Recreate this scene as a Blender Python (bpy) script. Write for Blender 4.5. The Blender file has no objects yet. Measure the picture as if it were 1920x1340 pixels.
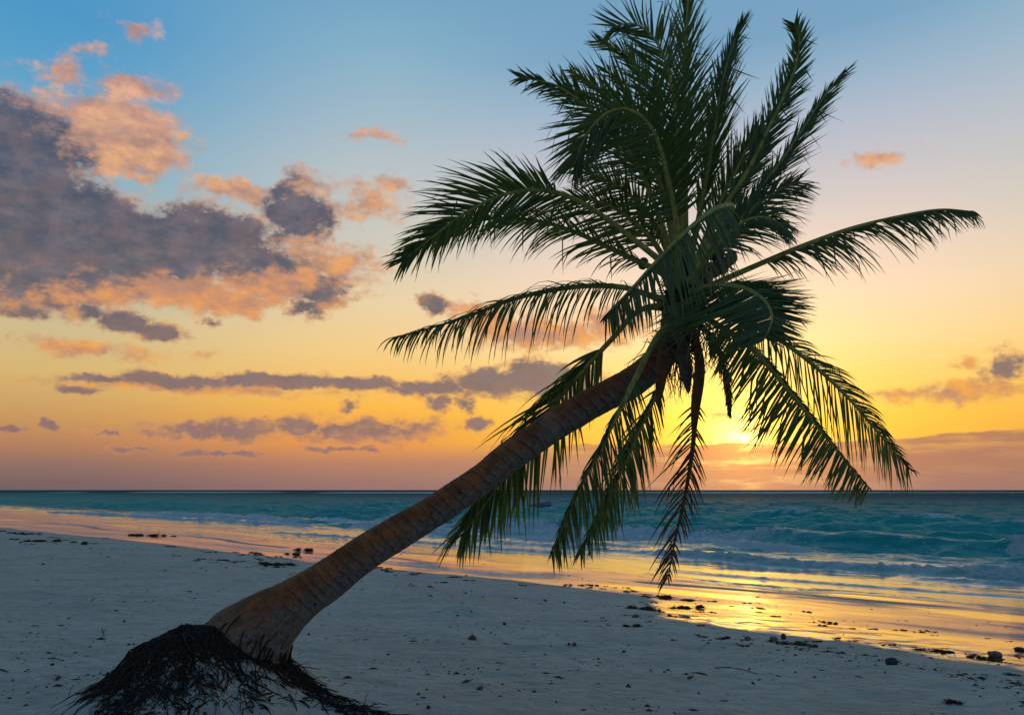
import bpy, math, random
import numpy as np
from mathutils import Vector, Matrix

SC = bpy.context.scene
COL = SC.collection
rnd = random.Random(7)

# ------------------------------------------------------------------ camera
F_PX, PW, PH = 1507.0, 1920.0, 1340.0
PITCH = math.atan(248.0 / F_PX)
CAM_Z = 2.35
cam_data = bpy.data.cameras.new('camera')
cam = bpy.data.objects.new('camera', cam_data)
COL.objects.link(cam)
cam_data.sensor_width = 36.0
cam_data.lens = 36.0 * F_PX / PW
cam_data.clip_start = 0.05
cam_data.clip_end = 20000
cam.location = (0, 0, CAM_Z)
cam.rotation_euler = (math.pi / 2 + PITCH, 0, 0)
SC.camera = cam
SC.view_settings.view_transform = 'Standard'
SC.view_settings.look = 'None'
SC.view_settings.gamma = 1.0
SC.view_settings.use_curve_mapping = False
SC.view_settings.exposure = 0.0
SC.cycles.use_denoising = True
SC.cycles.max_bounces = 5
SC.cycles.use_adaptive_sampling = True
SC.cycles.adaptive_threshold = 0.02
SC.cycles.transparent_max_bounces = 4
SC.cycles.sample_clamp_indirect = 4.0

CP, SP = math.cos(PITCH), math.sin(PITCH)


def ray(px, py):
    a = (px - PW / 2) / F_PX
    b = -(py - PH / 2) / F_PX
    return Vector((a, CP - b * SP, SP + b * CP))


def at(px, py, depth):
    """a point seen at photo pixel px,py, depth metres out along the view axis"""
    return Vector((0, 0, CAM_Z)) + ray(px, py) * depth


def azel(px, py):
    v = ray(px, py).normalized()
    return math.degrees(math.atan2(v.x, v.y)), math.degrees(math.asin(v.z))


def lin(r, g, b):
    def c(u):
        u = u / 255.0
        return u / 12.92 if u <= 0.04045 else ((u + 0.055) / 1.055) ** 2.4
    return (c(r), c(g), c(b), 1.0)


# ------------------------------------------------------------------ world / sky
SUN_AZ, SUN_EL = 15.9, 3.7
world = bpy.data.worlds.new('World')
SC.world = world
world.use_nodes = True
WT = world.node_tree
WT.nodes.clear()


class NB:
    """small node-building helper"""
    def __init__(self, tree):
        self.t = tree

    def node(self, kind, **props):
        n = self.t.nodes.new(kind)
        for k, v in props.items():
            setattr(n, k, v)
        return n

    def put(self, sock, v):
        if v is None:
            return
        if hasattr(v, 'is_output'):
            self.t.links.new(v, sock)
        else:
            sock.default_value = v

    def m(self, op, a, b=None, c=None, clamp=False):
        n = self.node('ShaderNodeMath', operation=op, use_clamp=clamp)
        for i, v in enumerate((a, b, c)):
            self.put(n.inputs[i], v)
        return n.outputs[0]

    def vm(self, op, a, b=None, c=None, out=0):
        n = self.node('ShaderNodeVectorMath', operation=op)
        for i, v in enumerate((a, b, c)):
            self.put(n.inputs[i], v)
        return n.outputs[out]

    def step(self, x, lo, hi, a=0.0, b=1.0):
        n = self.node('ShaderNodeMapRange', interpolation_type='SMOOTHSTEP')
        self.put(n.inputs[0], x)
        for i, v in enumerate((lo, hi, a, b)):
            self.put(n.inputs[i + 1], v)
        return n.outputs[0]

    def lerp(self, x, lo, hi, a=0.0, b=1.0):
        n = self.node('ShaderNodeMapRange')
        self.put(n.inputs[0], x)
        for i, v in enumerate((lo, hi, a, b)):
            self.put(n.inputs[i + 1], v)
        return n.outputs[0]

    def mix(self, f, a, b, kind='MIX'):
        n = self.node('ShaderNodeMix', data_type='RGBA', blend_type=kind)
        n.clamp_factor = True
        self.put(n.inputs[0], f)
        self.put(n.inputs[6], a)
        self.put(n.inputs[7], b)
        return n.outputs[2]

    def ramp(self, x, stops, mode='LINEAR'):
        n = self.node('ShaderNodeValToRGB')
        n.color_ramp.interpolation = mode
        e = n.color_ramp.elements
        while len(e) < len(stops):
            e.new(0.5)
        for el, (p, c) in zip(e, stops):
            el.position = p
            el.color = c
        self.put(n.inputs[0], x)
        return n.outputs[0]

    def noise(self, vec, scale, detail=4.0, rough=0.55, dist=0.0, dims='3D'):
        n = self.node('ShaderNodeTexNoise', noise_dimensions=dims)
        self.put(n.inputs['Vector'], vec)
        n.inputs['Scale'].default_value = scale
        n.inputs['Detail'].default_value = detail
        n.inputs['Roughness'].default_value = rough
        n.inputs['Distortion'].default_value = dist
        return n.outputs[0]


def build_sky():
    nb = NB(WT)
    tc = nb.node('ShaderNodeTexCoord')
    d = tc.outputs['Generated']
    sep = nb.node('ShaderNodeSeparateXYZ')
    nb.put(sep.inputs[0], d)
    x, y, z = sep.outputs
    az = nb.m('MULTIPLY', nb.m('ARCTAN2', x, y), 57.29578)
    el = nb.m('MULTIPLY', nb.m('ARCSINE', z), 57.29578)
    comb = nb.node('ShaderNodeCombineXYZ')
    nb.put(comb.inputs[0], az)
    nb.put(comb.inputs[1], el)
    P = comb.outputs[0]
    # distance in azimuth from the sun
    dl = nb.m('ABSOLUTE', nb.m('SUBTRACT', az, SUN_AZ))
    dl = nb.m('MINIMUM', dl, nb.m('SUBTRACT', 360.0, dl))
    e01 = nb.m('DIVIDE', nb.m('MAXIMUM', el, 0.0), 90.0)

    def col(px, rows, tail):
        st = []
        for py, c in rows:
            e = max(0.0, azel(px, py)[1]) / 90.0
            st.append((e, lin(*c)))
        st += [(e / 90.0, lin(*c)) for e, c in tail]
        st.sort(key=lambda q: q[0])
        return nb.ramp(e01, st)

    tail = [(42, (104, 152, 186)), (60, (60, 108, 145)), (90, (42, 82, 110))]
    near = col(1770, [(0, (124, 166, 198)), (100, (154, 181, 204)), (190, (182, 190, 206)), (300, (207, 200, 202)),
                      (440, (238, 214, 196)), (530, (252, 220, 186)), (620, (255, 220, 158)), (680, (255, 212, 122)),
                      (770, (255, 198, 72)), (825, (250, 184, 66)), (850, (190, 138, 108)), (912, (158, 120, 112))], tail)
    mid = col(720, [(0, (120, 168, 198)), (100, (138, 179, 202)), (220, (165, 188, 201)), (330, (190, 198, 200)),
                    (450, (208, 204, 190)), (560, (236, 212, 170)), (660, (248, 208, 136)), (760, (255, 188, 78)),
                    (830, (238, 155, 78)), (870, (186, 130, 104)), (912, (152, 116, 112))], tail)
    far = col(50, [(0, (78, 152, 200)), (100, (90, 160, 202)), (300, (130, 178, 198)), (480, (176, 186, 174)),
                   (600, (208, 190, 146)), (690, (218, 184, 118)), (770, (206, 158, 98)), (825, (186, 132, 96)),
                   (870, (146, 112, 102)), (912, (118, 98, 100))], tail)
    back = nb.ramp(e01, [(0, lin(92, 96, 112)), (.1, lin(124, 126, 142)), (.22, lin(112, 136, 160)),
                         (.4, lin(82, 120, 154)), (1, lin(42, 78, 114))])
    sky = nb.mix(nb.step(dl, 8, 27), near, mid)
    sky = nb.mix(nb.step(dl, 24, 48), sky, far)
    sky = nb.mix(nb.step(dl, 60, 150), sky, back)
    # glow round the sun
    sd = Vector((math.sin(math.radians(SUN_AZ)) * math.cos(math.radians(SUN_EL)),
                 math.cos(math.radians(SUN_AZ)) * math.cos(math.radians(SUN_EL)), math.sin(math.radians(SUN_EL))))
    dot = nb.vm('DOT_PRODUCT', d, tuple(sd), out=1)
    ang = nb.m('MULTIPLY', nb.m('ARCCOSINE', nb.m('MINIMUM', dot, 0.999999)), 57.29578)
    g1 = nb.m('POWER', 2.71828, nb.m('MULTIPLY', nb.m('DIVIDE', ang, 4.6), -1.0))
    g2 = nb.m('POWER', 2.71828, nb.m('MULTIPLY', nb.m('DIVIDE', ang, 1.0), -1.0))
    gv = nb.node('ShaderNodeVectorMath', operation='SCALE')
    gv.inputs[0].default_value = (1.65, .98, .12)
    nb.put(gv.inputs['Scale'], g1)
    gv2 = nb.node('ShaderNodeVectorMath', operation='SCALE')
    gv2.inputs[0].default_value = (5.5, 3.8, .9)
    nb.put(gv2.inputs['Scale'], g2)
    glow = nb.vm('ADD', gv.outputs[0], gv2.outputs[0])
    sky = nb.vm('ADD', sky, glow)

    # ---------------- clouds: coverage fields in azimuth / elevation degrees
    warp = nb.node('ShaderNodeTexNoise', noise_dimensions='2D')
    nb.put(warp.inputs['Vector'], P)
    warp.inputs['Scale'].default_value = .22
    warp.inputs['Detail'].default_value = 3
    wv = nb.vm('MULTIPLY', nb.vm('SUBTRACT', warp.outputs['Color'], (.5, .5, .5)), (3.2, 1.9, 0))
    wsc = nb.node('ShaderNodeVectorMath', operation='SCALE')
    nb.put(wsc.inputs[0], wv)
    nb.put(wsc.inputs['Scale'], nb.step(el, 3, 18, .22, 1.0))
    w2 = nb.node('ShaderNodeTexNoise', noise_dimensions='2D')
    nb.put(w2.inputs['Vector'], P)
    w2.inputs['Scale'].default_value = 1.3
    w2.inputs['Detail'].default_value = 4
    w2v = nb.vm('MULTIPLY', nb.vm('SUBTRACT', w2.outputs['Color'], (.5, .5, .5)), (1.3, .6, 0))
    Pw = nb.vm('ADD', nb.vm('ADD', P, wsc.outputs[0]), w2v)
    nz = nb.noise(nb.vm('MULTIPLY', P, (1, 1.7, 1)), .42, 11, .68, 0, '2D')
    nz2 = nb.noise(nb.vm('ADD', nb.vm('MULTIPLY', P, (1, 1.7, 1)), (1.1, -.55, 0)), .42, 5, .62, 0, '2D')

    def field(blobs):
        acc = None
        for b in blobs:
            cx, cy, rx, ry = b[:4]
            w = b[4] if len(b) > 4 else 1.0
            a0, e0 = azel(cx, cy)
            a1 = azel(cx + rx, cy)[0] - a0
            e1 = azel(cx, cy - ry)[1] - e0
            v = nb.vm('MULTIPLY_ADD', Pw, (1 / a1, 1 / e1, 0), (-a0 / a1, -e0 / e1, 0))
            r = nb.vm('LENGTH', v, out=1)
            c = nb.m('MULTIPLY_ADD', r, -w, w)
            if acc is None:
                acc = c
            else:
                n = nb.node('ShaderNodeMath', operation='SMOOTH_MAX')
                nb.put(n.inputs[0], acc)
                nb.put(n.inputs[1], c)
                n.inputs[2].default_value = .18
                acc = n.outputs[0]
        return acc

    dark = [(20, 290, 190, 150, 1.7), (120, 430, 260, 130, 1.7), (370, 445, 230, 80, 1.3), (60, 510, 260, 90, 1.5),
            (260, 480, 260, 75, 1.4), (460, 485, 180, 60, 1.1), (562, 390, 82, 80, 1.5), (605, 545, 80, 42, 1.2), (575, 582, 55, 24),
            (235, 600, 75, 30), (310, 628, 65, 20), (165, 580, 50, 22), (40, 580, 70, 25),
            (150, 731, 60, 10), (190, 708, 90, 14), (330, 714, 180, 20, 1.2), (500, 716, 180, 20, 1.2), (660, 720, 130, 17, 1.1),
            (800, 727, 110, 20, 1.1), (920, 715, 100, 34, 1.2), (1030, 712, 120, 50, 1.5), (825, 757, 30, 24), (868, 755, 30, 24),
            (380, 813, 52, 17), (560, 800, 80, 26, 1.0), (670, 806, 220, 30, .85), (440, 806, 190, 26, .85),
            (210, 812, 42, 11), (90, 795, 24, 14), (20, 803, 50, 9), (895, 796, 30, 17), (810, 575, 45, 20),
            (1885, 688, 52, 42), (400, 608, 24, 12, .8), (650, 764, 22, 16, .6), (420, 848, 90, 9, .8), (640, 842, 120, 9, .7), (250, 842, 60, 8, .7)]
    lit = [(265, 172, 85, 40, .9), (115, 128, 55, 36, .8), (215, 220, 160, 55, 1.2), (200, 275, 160, 60, 1.2), (295, 285, 60, 52, 1.2),
           (120, 540, 270, 50, 1.2), (360, 548, 230, 44, 1.2), (520, 530, 170, 48, 1.1), (570, 480, 80, 45, .8), (450, 362, 85, 30, .9),
           (600, 350, 60, 25, .7), (690, 380, 75, 40, .7), (730, 350, 40, 20, .6), (640, 500, 110, 50, .6),
           (705, 264, 55, 18, .6), (250, 52, 55, 24, .6), (165, 95, 40, 16, .5), (1650, 296, 75, 24, .6),
           (170, 652, 190, 20, .6), (1000, 622, 190, 40, .9), (1140, 610, 90, 45, .9), (910, 600, 90, 40, .8),
           (1800, 735, 190, 24, .8), (1815, 684, 40, 16, .8), (1350, 778, 40, 12, .7), (1420, 806, 80, 10, .8),
           (430, 732, 330, 10, .6), (700, 815, 150, 16, .5)]
    D = field(dark)
    L = field(lit)
    nn = nb.m('MULTIPLY', nb.m('SUBTRACT', nz, .5), 2.0)
    cov = nb.m('ADD', nb.m('MAXIMUM', D, L), nn)
    alpha = nb.step(cov, -.14, .58)
    core = nb.step(nb.m('ADD', D, nn), -.05, .6)
    side = nb.lerp(nb.m('SUBTRACT', nz, nz2), -.16, .16)
    litness = nb.step(nb.m('ADD', nb.m('SUBTRACT', L, D), nb.m('MULTIPLY', nb.m('SUBTRACT', side, .5), .9)), -.75, .6)
    darkcol = nb.ramp(e01, [(0, lin(140, 112, 110)), (.045, lin(142, 113, 108)), (.085, lin(124, 107, 108)), (.14, lin(90, 90, 102)),
                            (.2, lin(70, 77, 96)), (.3, lin(76, 86, 108)), (.45, lin(110, 130, 155))])
    darkcol = nb.mix(nb.m('MULTIPLY', side, .22), darkcol, lin(176, 128, 112))
    litcol = nb.ramp(e01, [(0, lin(226, 140, 84)), (.06, lin(250, 172, 70)), (.1, lin(250, 170, 80)), (.15, lin(240, 160, 88)),
                           (.22, lin(244, 180, 120)), (.3, lin(232, 178, 152)), (.4, lin(222, 190, 180))])
    litcol = nb.mix(nb.m('MULTIPLY', nb.m('SUBTRACT', 1.0, side), .45), litcol, lin(176, 130, 122))
    puff = nb.noise(nb.vm('ADD', nb.vm('MULTIPLY', P, (1, 1.9, 1)), (7.3, 2.1, 0)), .42, 8, .62, 0, '2D')
    litcol = nb.mix(nb.m('MULTIPLY', nb.step(puff, .68, .26), .75), litcol, lin(158, 122, 122))
    darkcol = nb.mix(nb.m('MULTIPLY', nb.step(puff, .36, .80), .40), darkcol, lin(140, 128, 138))
    ccol = nb.mix(nb.m('MULTIPLY', core, nb.m('SUBTRACT', 1.0, nb.m('MULTIPLY', litness, .85))), litcol, darkcol)
    sn = nb.node('ShaderNodeVectorMath', operation='SCALE')
    nb.put(sn.inputs[0], glow)
    sn.inputs['Scale'].default_value = .22
    ccol = nb.vm('ADD', ccol, sn.outputs[0])
    sky = nb.mix(nb.m('MULTIPLY', alpha, .94), sky, ccol)
    # low bank of cloud lying on the horizon, with a ragged top edge
    bn = nb.noise(nb.vm('MULTIPLY', P, (.5, 1.2, 1)), .5, 6, .6, 0, '2D')
    top = nb.m('ADD', nb.step(az, 20, 34, 3.15, 3.75), nb.m('MULTIPLY', nb.m('SUBTRACT', bn, .5), .9))
    bank = nb.step(nb.m('SUBTRACT', top, el), -.05, .16)
    bank = nb.m('MULTIPLY', bank, nb.step(az, -6, 10))
    bank = nb.m('MULTIPLY', bank, nb.step(az, 120, 70))
    gap = nb.noise(nb.vm('MULTIPLY', P, (.35, 2.6, 1)), .5, 6, .62, 0, '2D')
    bank = nb.m('MULTIPLY', bank, nb.step(gap, .30, .55, .45, 1.0))
    bcol = nb.ramp(nb.m('DIVIDE', nb.m('MAXIMUM', el, 0.0), 4.0), [(0, lin(156, 118, 112)), (.4, lin(176, 123, 100)), (1, lin(176, 126, 102))])
    g3 = nb.m('POWER', 2.71828, nb.m('MULTIPLY', nb.m('DIVIDE', ang, 4.5), -1.0))
    bsc = nb.node('ShaderNodeVectorMath', operation='SCALE')
    bsc.inputs[0].default_value = (.75, .26, .0)
    nb.put(bsc.inputs['Scale'], g3)
    bcol = nb.vm('ADD', bcol, bsc.outputs[0])
    sky = nb.mix(nb.m('MULTIPLY', bank, .93), sky, bcol)

    # physical sky underneath, at dusk strength
    nish = nb.node('ShaderNodeTexSky', sky_type='NISHITA')
    nish.sun_disc = False
    nish.sun_elevation = math.radians(SUN_EL)
    nish.sun_rotation = math.radians(SUN_AZ)
    nish.altitude = 0
    ns = nb.node('ShaderNodeVectorMath', operation='SCALE')
    nb.put(ns.inputs[0], nish.outputs[0])
    ns.inputs['Scale'].default_value = .008
    sc10 = nb.node('ShaderNodeVectorMath', operation='SCALE')
    nb.put(sc10.inputs[0], sky)
    sc10.inputs['Scale'].default_value = 9.8
    tot = nb.vm('ADD', sc10.outputs[0], ns.outputs[0])
    bg = nb.node('ShaderNodeBackground')
    nb.put(bg.inputs['Color'], tot)
    bg.inputs['Strength'].default_value = 0.1
    out = nb.node('ShaderNodeOutputWorld')
    WT.links.new(bg.outputs[0], out.inputs[0])
    # drop nodes left unused
    used = set()
    stack = [out]
    while stack:
        n = stack.pop()
        if n.name in used:
            continue
        used.add(n.name)
        for i in n.inputs:
            for l in i.links:
                stack.append(l.from_node)
    for n in list(WT.nodes):
        if n.name not in used:
            WT.nodes.remove(n)
    world.cycles.sampling_method = 'MANUAL'
    world.cycles.sample_map_resolution = 512


build_sky()

sun_data = bpy.data.lights.new('sun', 'SUN')
sun_data.energy = 0.02
sun_data.angle = math.radians(30.0)
sun_data.color = (1.0, .62, .26)
sun = bpy.data.objects.new('sun', sun_data)
COL.objects.link(sun)
_sd = Vector((math.sin(math.radians(SUN_AZ)) * math.cos(math.radians(SUN_EL)),
              math.cos(math.radians(SUN_AZ)) * math.cos(math.radians(SUN_EL)), math.sin(math.radians(SUN_EL))))
sun.rotation_euler = _sd.to_track_quat('Z', 'Y').to_euler()


# ------------------------------------------------------------------ helpers
def mesh_obj(name, verts, faces, mat=None, parent=None, smooth=True, attrs=None):
    me = bpy.data.meshes.new(name)
    verts = np.asarray(verts, dtype=np.float32)
    if isinstance(faces, np.ndarray):
        n, k = faces.shape
        me.vertices.add(len(verts))
        me.vertices.foreach_set('co', verts.ravel())
        me.loops.add(n * k)
        me.loops.foreach_set('vertex_index', faces.astype(np.int32).ravel())
        me.polygons.add(n)
        me.polygons.foreach_set('loop_start', np.arange(0, n * k, k, dtype=np.int32))
        me.update(calc_edges=True)
    else:
        me.from_pydata([tuple(map(float, v)) for v in verts], [], faces)
    if attrs:
        for k, v in attrs.items():
            a = me.attributes.new(k, 'FLOAT', 'POINT')
            a.data.foreach_set('value', np.asarray(v, dtype=np.float32))
    if smooth:
        me.polygons.foreach_set('use_smooth', np.ones(len(me.polygons), dtype=bool))
    if mat:
        me.materials.append(mat)
    o = bpy.data.objects.new(name, me)
    COL.objects.link(o)
    if parent:
        o.parent = parent
    return o


def tag(o, label=None, cat=None, group=None, kind=None):
    for k, v in (('label', label), ('category', cat), ('group', group), ('kind', kind)):
        if v:
            o[k] = v
    return o


def empty(name, loc):
    o = bpy.data.objects.new(name, None)
    o.location = loc
    o.empty_display_size = .2
    COL.objects.link(o)
    return o


def material(name):
    mt = bpy.data.materials.new(name)
    mt.use_nodes = True
    mt.node_tree.nodes.clear()
    nb = NB(mt.node_tree)
    out = nb.node('ShaderNodeOutputMaterial')
    return mt, nb, out


def simple(name, c, rough=.8, spec=.3, var=.35, scale=14.0, c2=None):
    mt, nb, out = material(name)
    tc = nb.node('ShaderNodeTexCoord')
    n = nb.noise(tc.outputs['Object'], scale, 5, .6)
    c2 = c2 or tuple(k * (1 - var) for k in c[:3])
    colr = nb.mix(nb.step(n, .35, .65), (*c2[:3], 1), (*c[:3], 1))
    p = nb.node('ShaderNodeBsdfPrincipled')
    nb.put(p.inputs['Base Color'], colr)
    p.inputs['Roughness'].default_value = rough
    p.inputs['Specular IOR Level'].default_value = spec
    b = nb.node('ShaderNodeBump')
    b.inputs['Strength'].default_value = .5
    b.inputs['Distance'].default_value = .01
    nb.put(b.inputs['Height'], nb.noise(tc.outputs['Object'], scale * 3, 4, .6))
    nb.put(p.inputs['Normal'], b.outputs[0])
    nb.put(out.inputs[0], p.outputs[0])
    return mt


def _hash(ix, iy, seed):
    h = (ix.astype(np.int64) * 374761393 + iy.astype(np.int64) * 668265263 + seed * 1442695041) & 0x7fffffff
    h = ((h ^ (h >> 13)) * 1274126177) & 0x7fffffff
    h = h ^ (h >> 16)
    return (h & 0xffff) / 65535.0


def vnoise(x, y, seed=0):
    x = np.asarray(x, dtype=np.float64)
    y = np.asarray(y, dtype=np.float64)
    ix, iy = np.floor(x), np.floor(y)
    fx, fy = x - ix, y - iy
    fx = fx * fx * fx * (fx * (fx * 6 - 15) + 10)
    fy = fy * fy * fy * (fy * (fy * 6 - 15) + 10)
    a, b = _hash(ix, iy, seed), _hash(ix + 1, iy, seed)
    c, d = _hash(ix, iy + 1, seed), _hash(ix + 1, iy + 1, seed)
    return (a + (b - a) * fx) * (1 - fy) + (c + (d - c) * fx) * fy - .5


def fbm(x, y, oct=4, seed=0, gain=.5):
    s, a = 0.0, 1.0
    for i in range(oct):
        s = s + a * vnoise(np.asarray(x) * 2 ** i + i * 17.3, np.asarray(y) * 2 ** i - i * 9.1, seed + i)
        a *= gain
    return s


def sstep(x, a, b):
    t = np.clip((np.asarray(x, dtype=np.float64) - a) / (b - a), 0, 1)
    return t * t * (3 - 2 * t)


# ------------------------------------------------------------------ the lie of the land
R2 = math.sqrt(2.0)
T_SUM = 27.3                     # the water line runs along x + y = T_SUM
MOUND = (-2.50, 6.85)
LITTLE_MOUND = None
EDGE_S = np.array([-80, -49, -42, -35, -27, -21.3, -17.8, -14.9, -11.6, -9.8, -7.4, -4.9, -2.6, 4])
EDGE_V = np.array([15.6, 16.2, 17, 17.9, 18, 17.8, 17.9, 19.4, 19.7, 19.2, 14.9, 14.7, 14.1, 13.8])


def shore(x, y):
    t = (T_SUM - (x + y)) / R2
    s = (x - y) / R2
    return t, s


def ground_z(x, y, fine=True):
    x = np.asarray(x, dtype=np.float64)
    y = np.asarray(y, dtype=np.float64)
    t, s = shore(x, y)
    z = np.interp(t, [-400, -60, -10, 0, 3, 7, 10, 15, 20, 60, 400], [-9, -3, -.55, 0, .13, .33, .52, .70, .76, 1.3, 3.0])
    wet = sstep(t, -3, 1) * (1 - sstep(t, 6, 8.5))
    z = z + wet * (.062 * fbm(s * .16 + 3, t * .32, 2, 11) + .004 * fbm(s * .8, t * 1.6, 2, 21))
    dry = sstep(t, 6.5, 9)
    z = z + dry * (.05 * fbm(x * .35, y * .35, 3, 31) + (.034 * fbm(x * 1.9, y * 3.0, 4, 41) if fine else 0))
    mx, my = x - MOUND[0], y - MOUND[1]
    r = np.hypot(mx / np.where(mx > 0, .74, .66), my / np.where(my > 0, .72, 1.0))
    bump = .50 * np.exp(-r ** 2.5)
    z = z + bump * (1 + .35 * fbm(x * 3, y * 3, 3, 51))
    if LITTLE_MOUND is not None:
        dx, dy = x - LITTLE_MOUND[0], y - LITTLE_MOUND[1]
        z = z + .14 * np.exp(-(dx / .38) ** 2 - (dy / .3) ** 2)
    return z


def on_ground(px, py):
    v = ray(px, py)
    lo, hi = 2.0, 400.0
    z = .5
    for _ in range(16):
        k = (z - CAM_Z) / v.z
        z = .5 * z + .5 * float(ground_z(v.x * k, v.y * k, False))
    k = (z - CAM_Z) / v.z
    return Vector((v.x * k, v.y * k, float(ground_z(v.x * k, v.y * k))))


_q = on_ground(868, 1150)
LITTLE_MOUND = (_q.x, _q.y)


def polar(rs, angs):
    R, A = np.meshgrid(rs, angs, indexing='ij')
    return R * np.sin(A), R * np.cos(A)


def grid_faces(nr, na, wrap=False):
    i = np.arange(nr - 1)[:, None]
    j = np.arange(na if wrap else na - 1)[None, :]
    j2 = (j + 1) % na
    a = i * na + j
    b = i * na + j2
    c = (i + 1) * na + j2
    d = (i + 1) * na + j
    return np.stack([a + 0 * j, d, c, b], -1).reshape(-1, 4)


# ------------------------------------------------------------------ sand
def sand_material():
    mt, nb, out = material('sand')
    geo = nb.node('ShaderNodeNewGeometry')
    pos = geo.outputs['Position']
    aw = nb.node('ShaderNodeAttribute', attribute_name='wet')
    st = nb.node('ShaderNodeMapping')          # rotate so that x runs along the shore
    st.inputs['Rotation'].default_value = (0, 0, math.radians(45))
    nb.put(st.inputs['Vector'], pos)
    along = nb.vm('MULTIPLY', st.outputs[0], (.35, 1.6, 1))
    n1 = nb.noise(along, .9, 6, .6)
    wetv = nb.m('ADD', aw.outputs['Fac'], nb.m('MULTIPLY', nb.m('SUBTRACT', n1, .5), .75))
    wet = nb.step(wetv, .30, .72)              # damp, dark sand
    film = nb.step(wetv, .48, .64)             # standing film of water
    g1 = nb.noise(pos, 3.0, 6, .65)
    g2 = nb.noise(pos, 60.0, 4, .7)
    gstr = nb.noise(nb.vm('MULTIPLY', pos, (.5, 1.6, 1)), 1.3, 5, .6)
    # wind ripples and grain
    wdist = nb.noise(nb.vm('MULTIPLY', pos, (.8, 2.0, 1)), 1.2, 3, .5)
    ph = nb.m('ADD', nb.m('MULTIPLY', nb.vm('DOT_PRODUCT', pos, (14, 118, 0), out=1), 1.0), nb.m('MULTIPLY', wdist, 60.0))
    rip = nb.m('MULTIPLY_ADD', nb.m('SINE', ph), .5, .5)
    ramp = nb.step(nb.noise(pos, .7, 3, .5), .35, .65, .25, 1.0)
    lump = nb.noise(nb.vm('MULTIPLY', pos, (1, 1.7, 1)), 5.5, 5, .62)
    dry = nb.mix(g1, (.47, .44, .385, 1), (.62, .58, .51, 1))
    dry = nb.mix(nb.m('MULTIPLY', nb.step(gstr, .42, .68), .45), dry, (.40, .35, .295, 1))
    dry = nb.mix(nb.m('MULTIPLY', nb.step(g2, .62, .72), .45), dry, (.24, .20, .16, 1))
    hollow = nb.m('MULTIPLY', nb.m('SUBTRACT', 1.0, rip), ramp)      # shade of the ripple hollows, painted into the sand colour
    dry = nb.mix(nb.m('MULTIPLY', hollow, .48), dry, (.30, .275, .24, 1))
    dry = nb.mix(nb.m('MULTIPLY', nb.step(lump, .56, .36), .5), dry, (.33, .30, .26, 1))
    damp = nb.mix(g1, (.20, .165, .135, 1), (.27, .23, .19, 1))
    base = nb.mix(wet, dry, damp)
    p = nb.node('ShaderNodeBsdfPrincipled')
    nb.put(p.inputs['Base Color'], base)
    r = nb.m('ADD', nb.lerp(wet, 0, 1, .95, .42), nb.m('MULTIPLY', film, -.34))
    nb.put(p.inputs['Roughness'], r)
    nb.put(p.inputs['Specular IOR Level'], nb.lerp(wet, 0, 1, .15, .5))
    p.inputs['IOR'].default_value = 1.4
    nb.put(p.inputs['Coat Weight'], film)
    p.inputs['Coat Roughness'].default_value = .05
    p.inputs['Coat IOR'].default_value = 1.45
    h = nb.m('ADD', nb.m('MULTIPLY', nb.m('MULTIPLY', rip, ramp), .011), nb.m('MULTIPLY', lump, .085))
    h = nb.m('ADD', h, nb.m('MULTIPLY', g2, .012))
    h = nb.m('MULTIPLY', h, nb.lerp(wet, 0, 1, 1.0, .05))
    b = nb.node('ShaderNodeBump')
    b.inputs['Strength'].default_value = .9
    b.inputs['Distance'].default_value = 1.0
    nb.put(b.inputs['Height'], h)
    nb.put(p.inputs['Normal'], b.outputs[0])
    b2 = nb.node('ShaderNodeBump')
    b2.inputs['Strength'].default_value = .12
    b2.inputs['Distance'].default_value = .01
    nb.put(b2.inputs['Height'], nb.noise(along, 6.0, 3, .5))
    nb.put(p.inputs['Coat Normal'], b2.outputs[0])
    nb.put(out.inputs[0], p.outputs[0])
    return mt


def build_sand():
    fine = np.radians(np.linspace(-52, 52, 620))
    coarse = np.radians(np.linspace(56, 304, 63))
    angs = np.concatenate([fine, coarse])
    rs = np.concatenate([[.05, .6, 1.2, 2.0, 2.8, 3.4], np.geomspace(3.8, 75, 430), np.geomspace(80, 3000, 40)])
    x, y = polar(rs, angs)
    z = ground_z(x, y)
    t, s = shore(x, y)
    edge = np.interp(s, EDGE_S, EDGE_V)
    wet = .5 + ((x + y) - edge) / R2 / 2.2          # .5 at the edge of the dry sand
    wet = np.clip(wet, -1, 1.0)
    bar = np.exp(-((t - 2.0 - .5 * np.sin(s * .35)) / .6) ** 2)     # slightly raised bars that drain first
    wet = wet - .55 * bar * sstep(fbm(s * .12, t * .2, 2, 77), -.05, .2)
    f = grid_faces(len(rs), len(angs), True)
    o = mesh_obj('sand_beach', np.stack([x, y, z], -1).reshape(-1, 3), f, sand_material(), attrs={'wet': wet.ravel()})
    return tag(o, 'pale rippled sand beach sloping down to wet shining sand at the water', None, None, 'structure')


build_sand()


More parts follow.
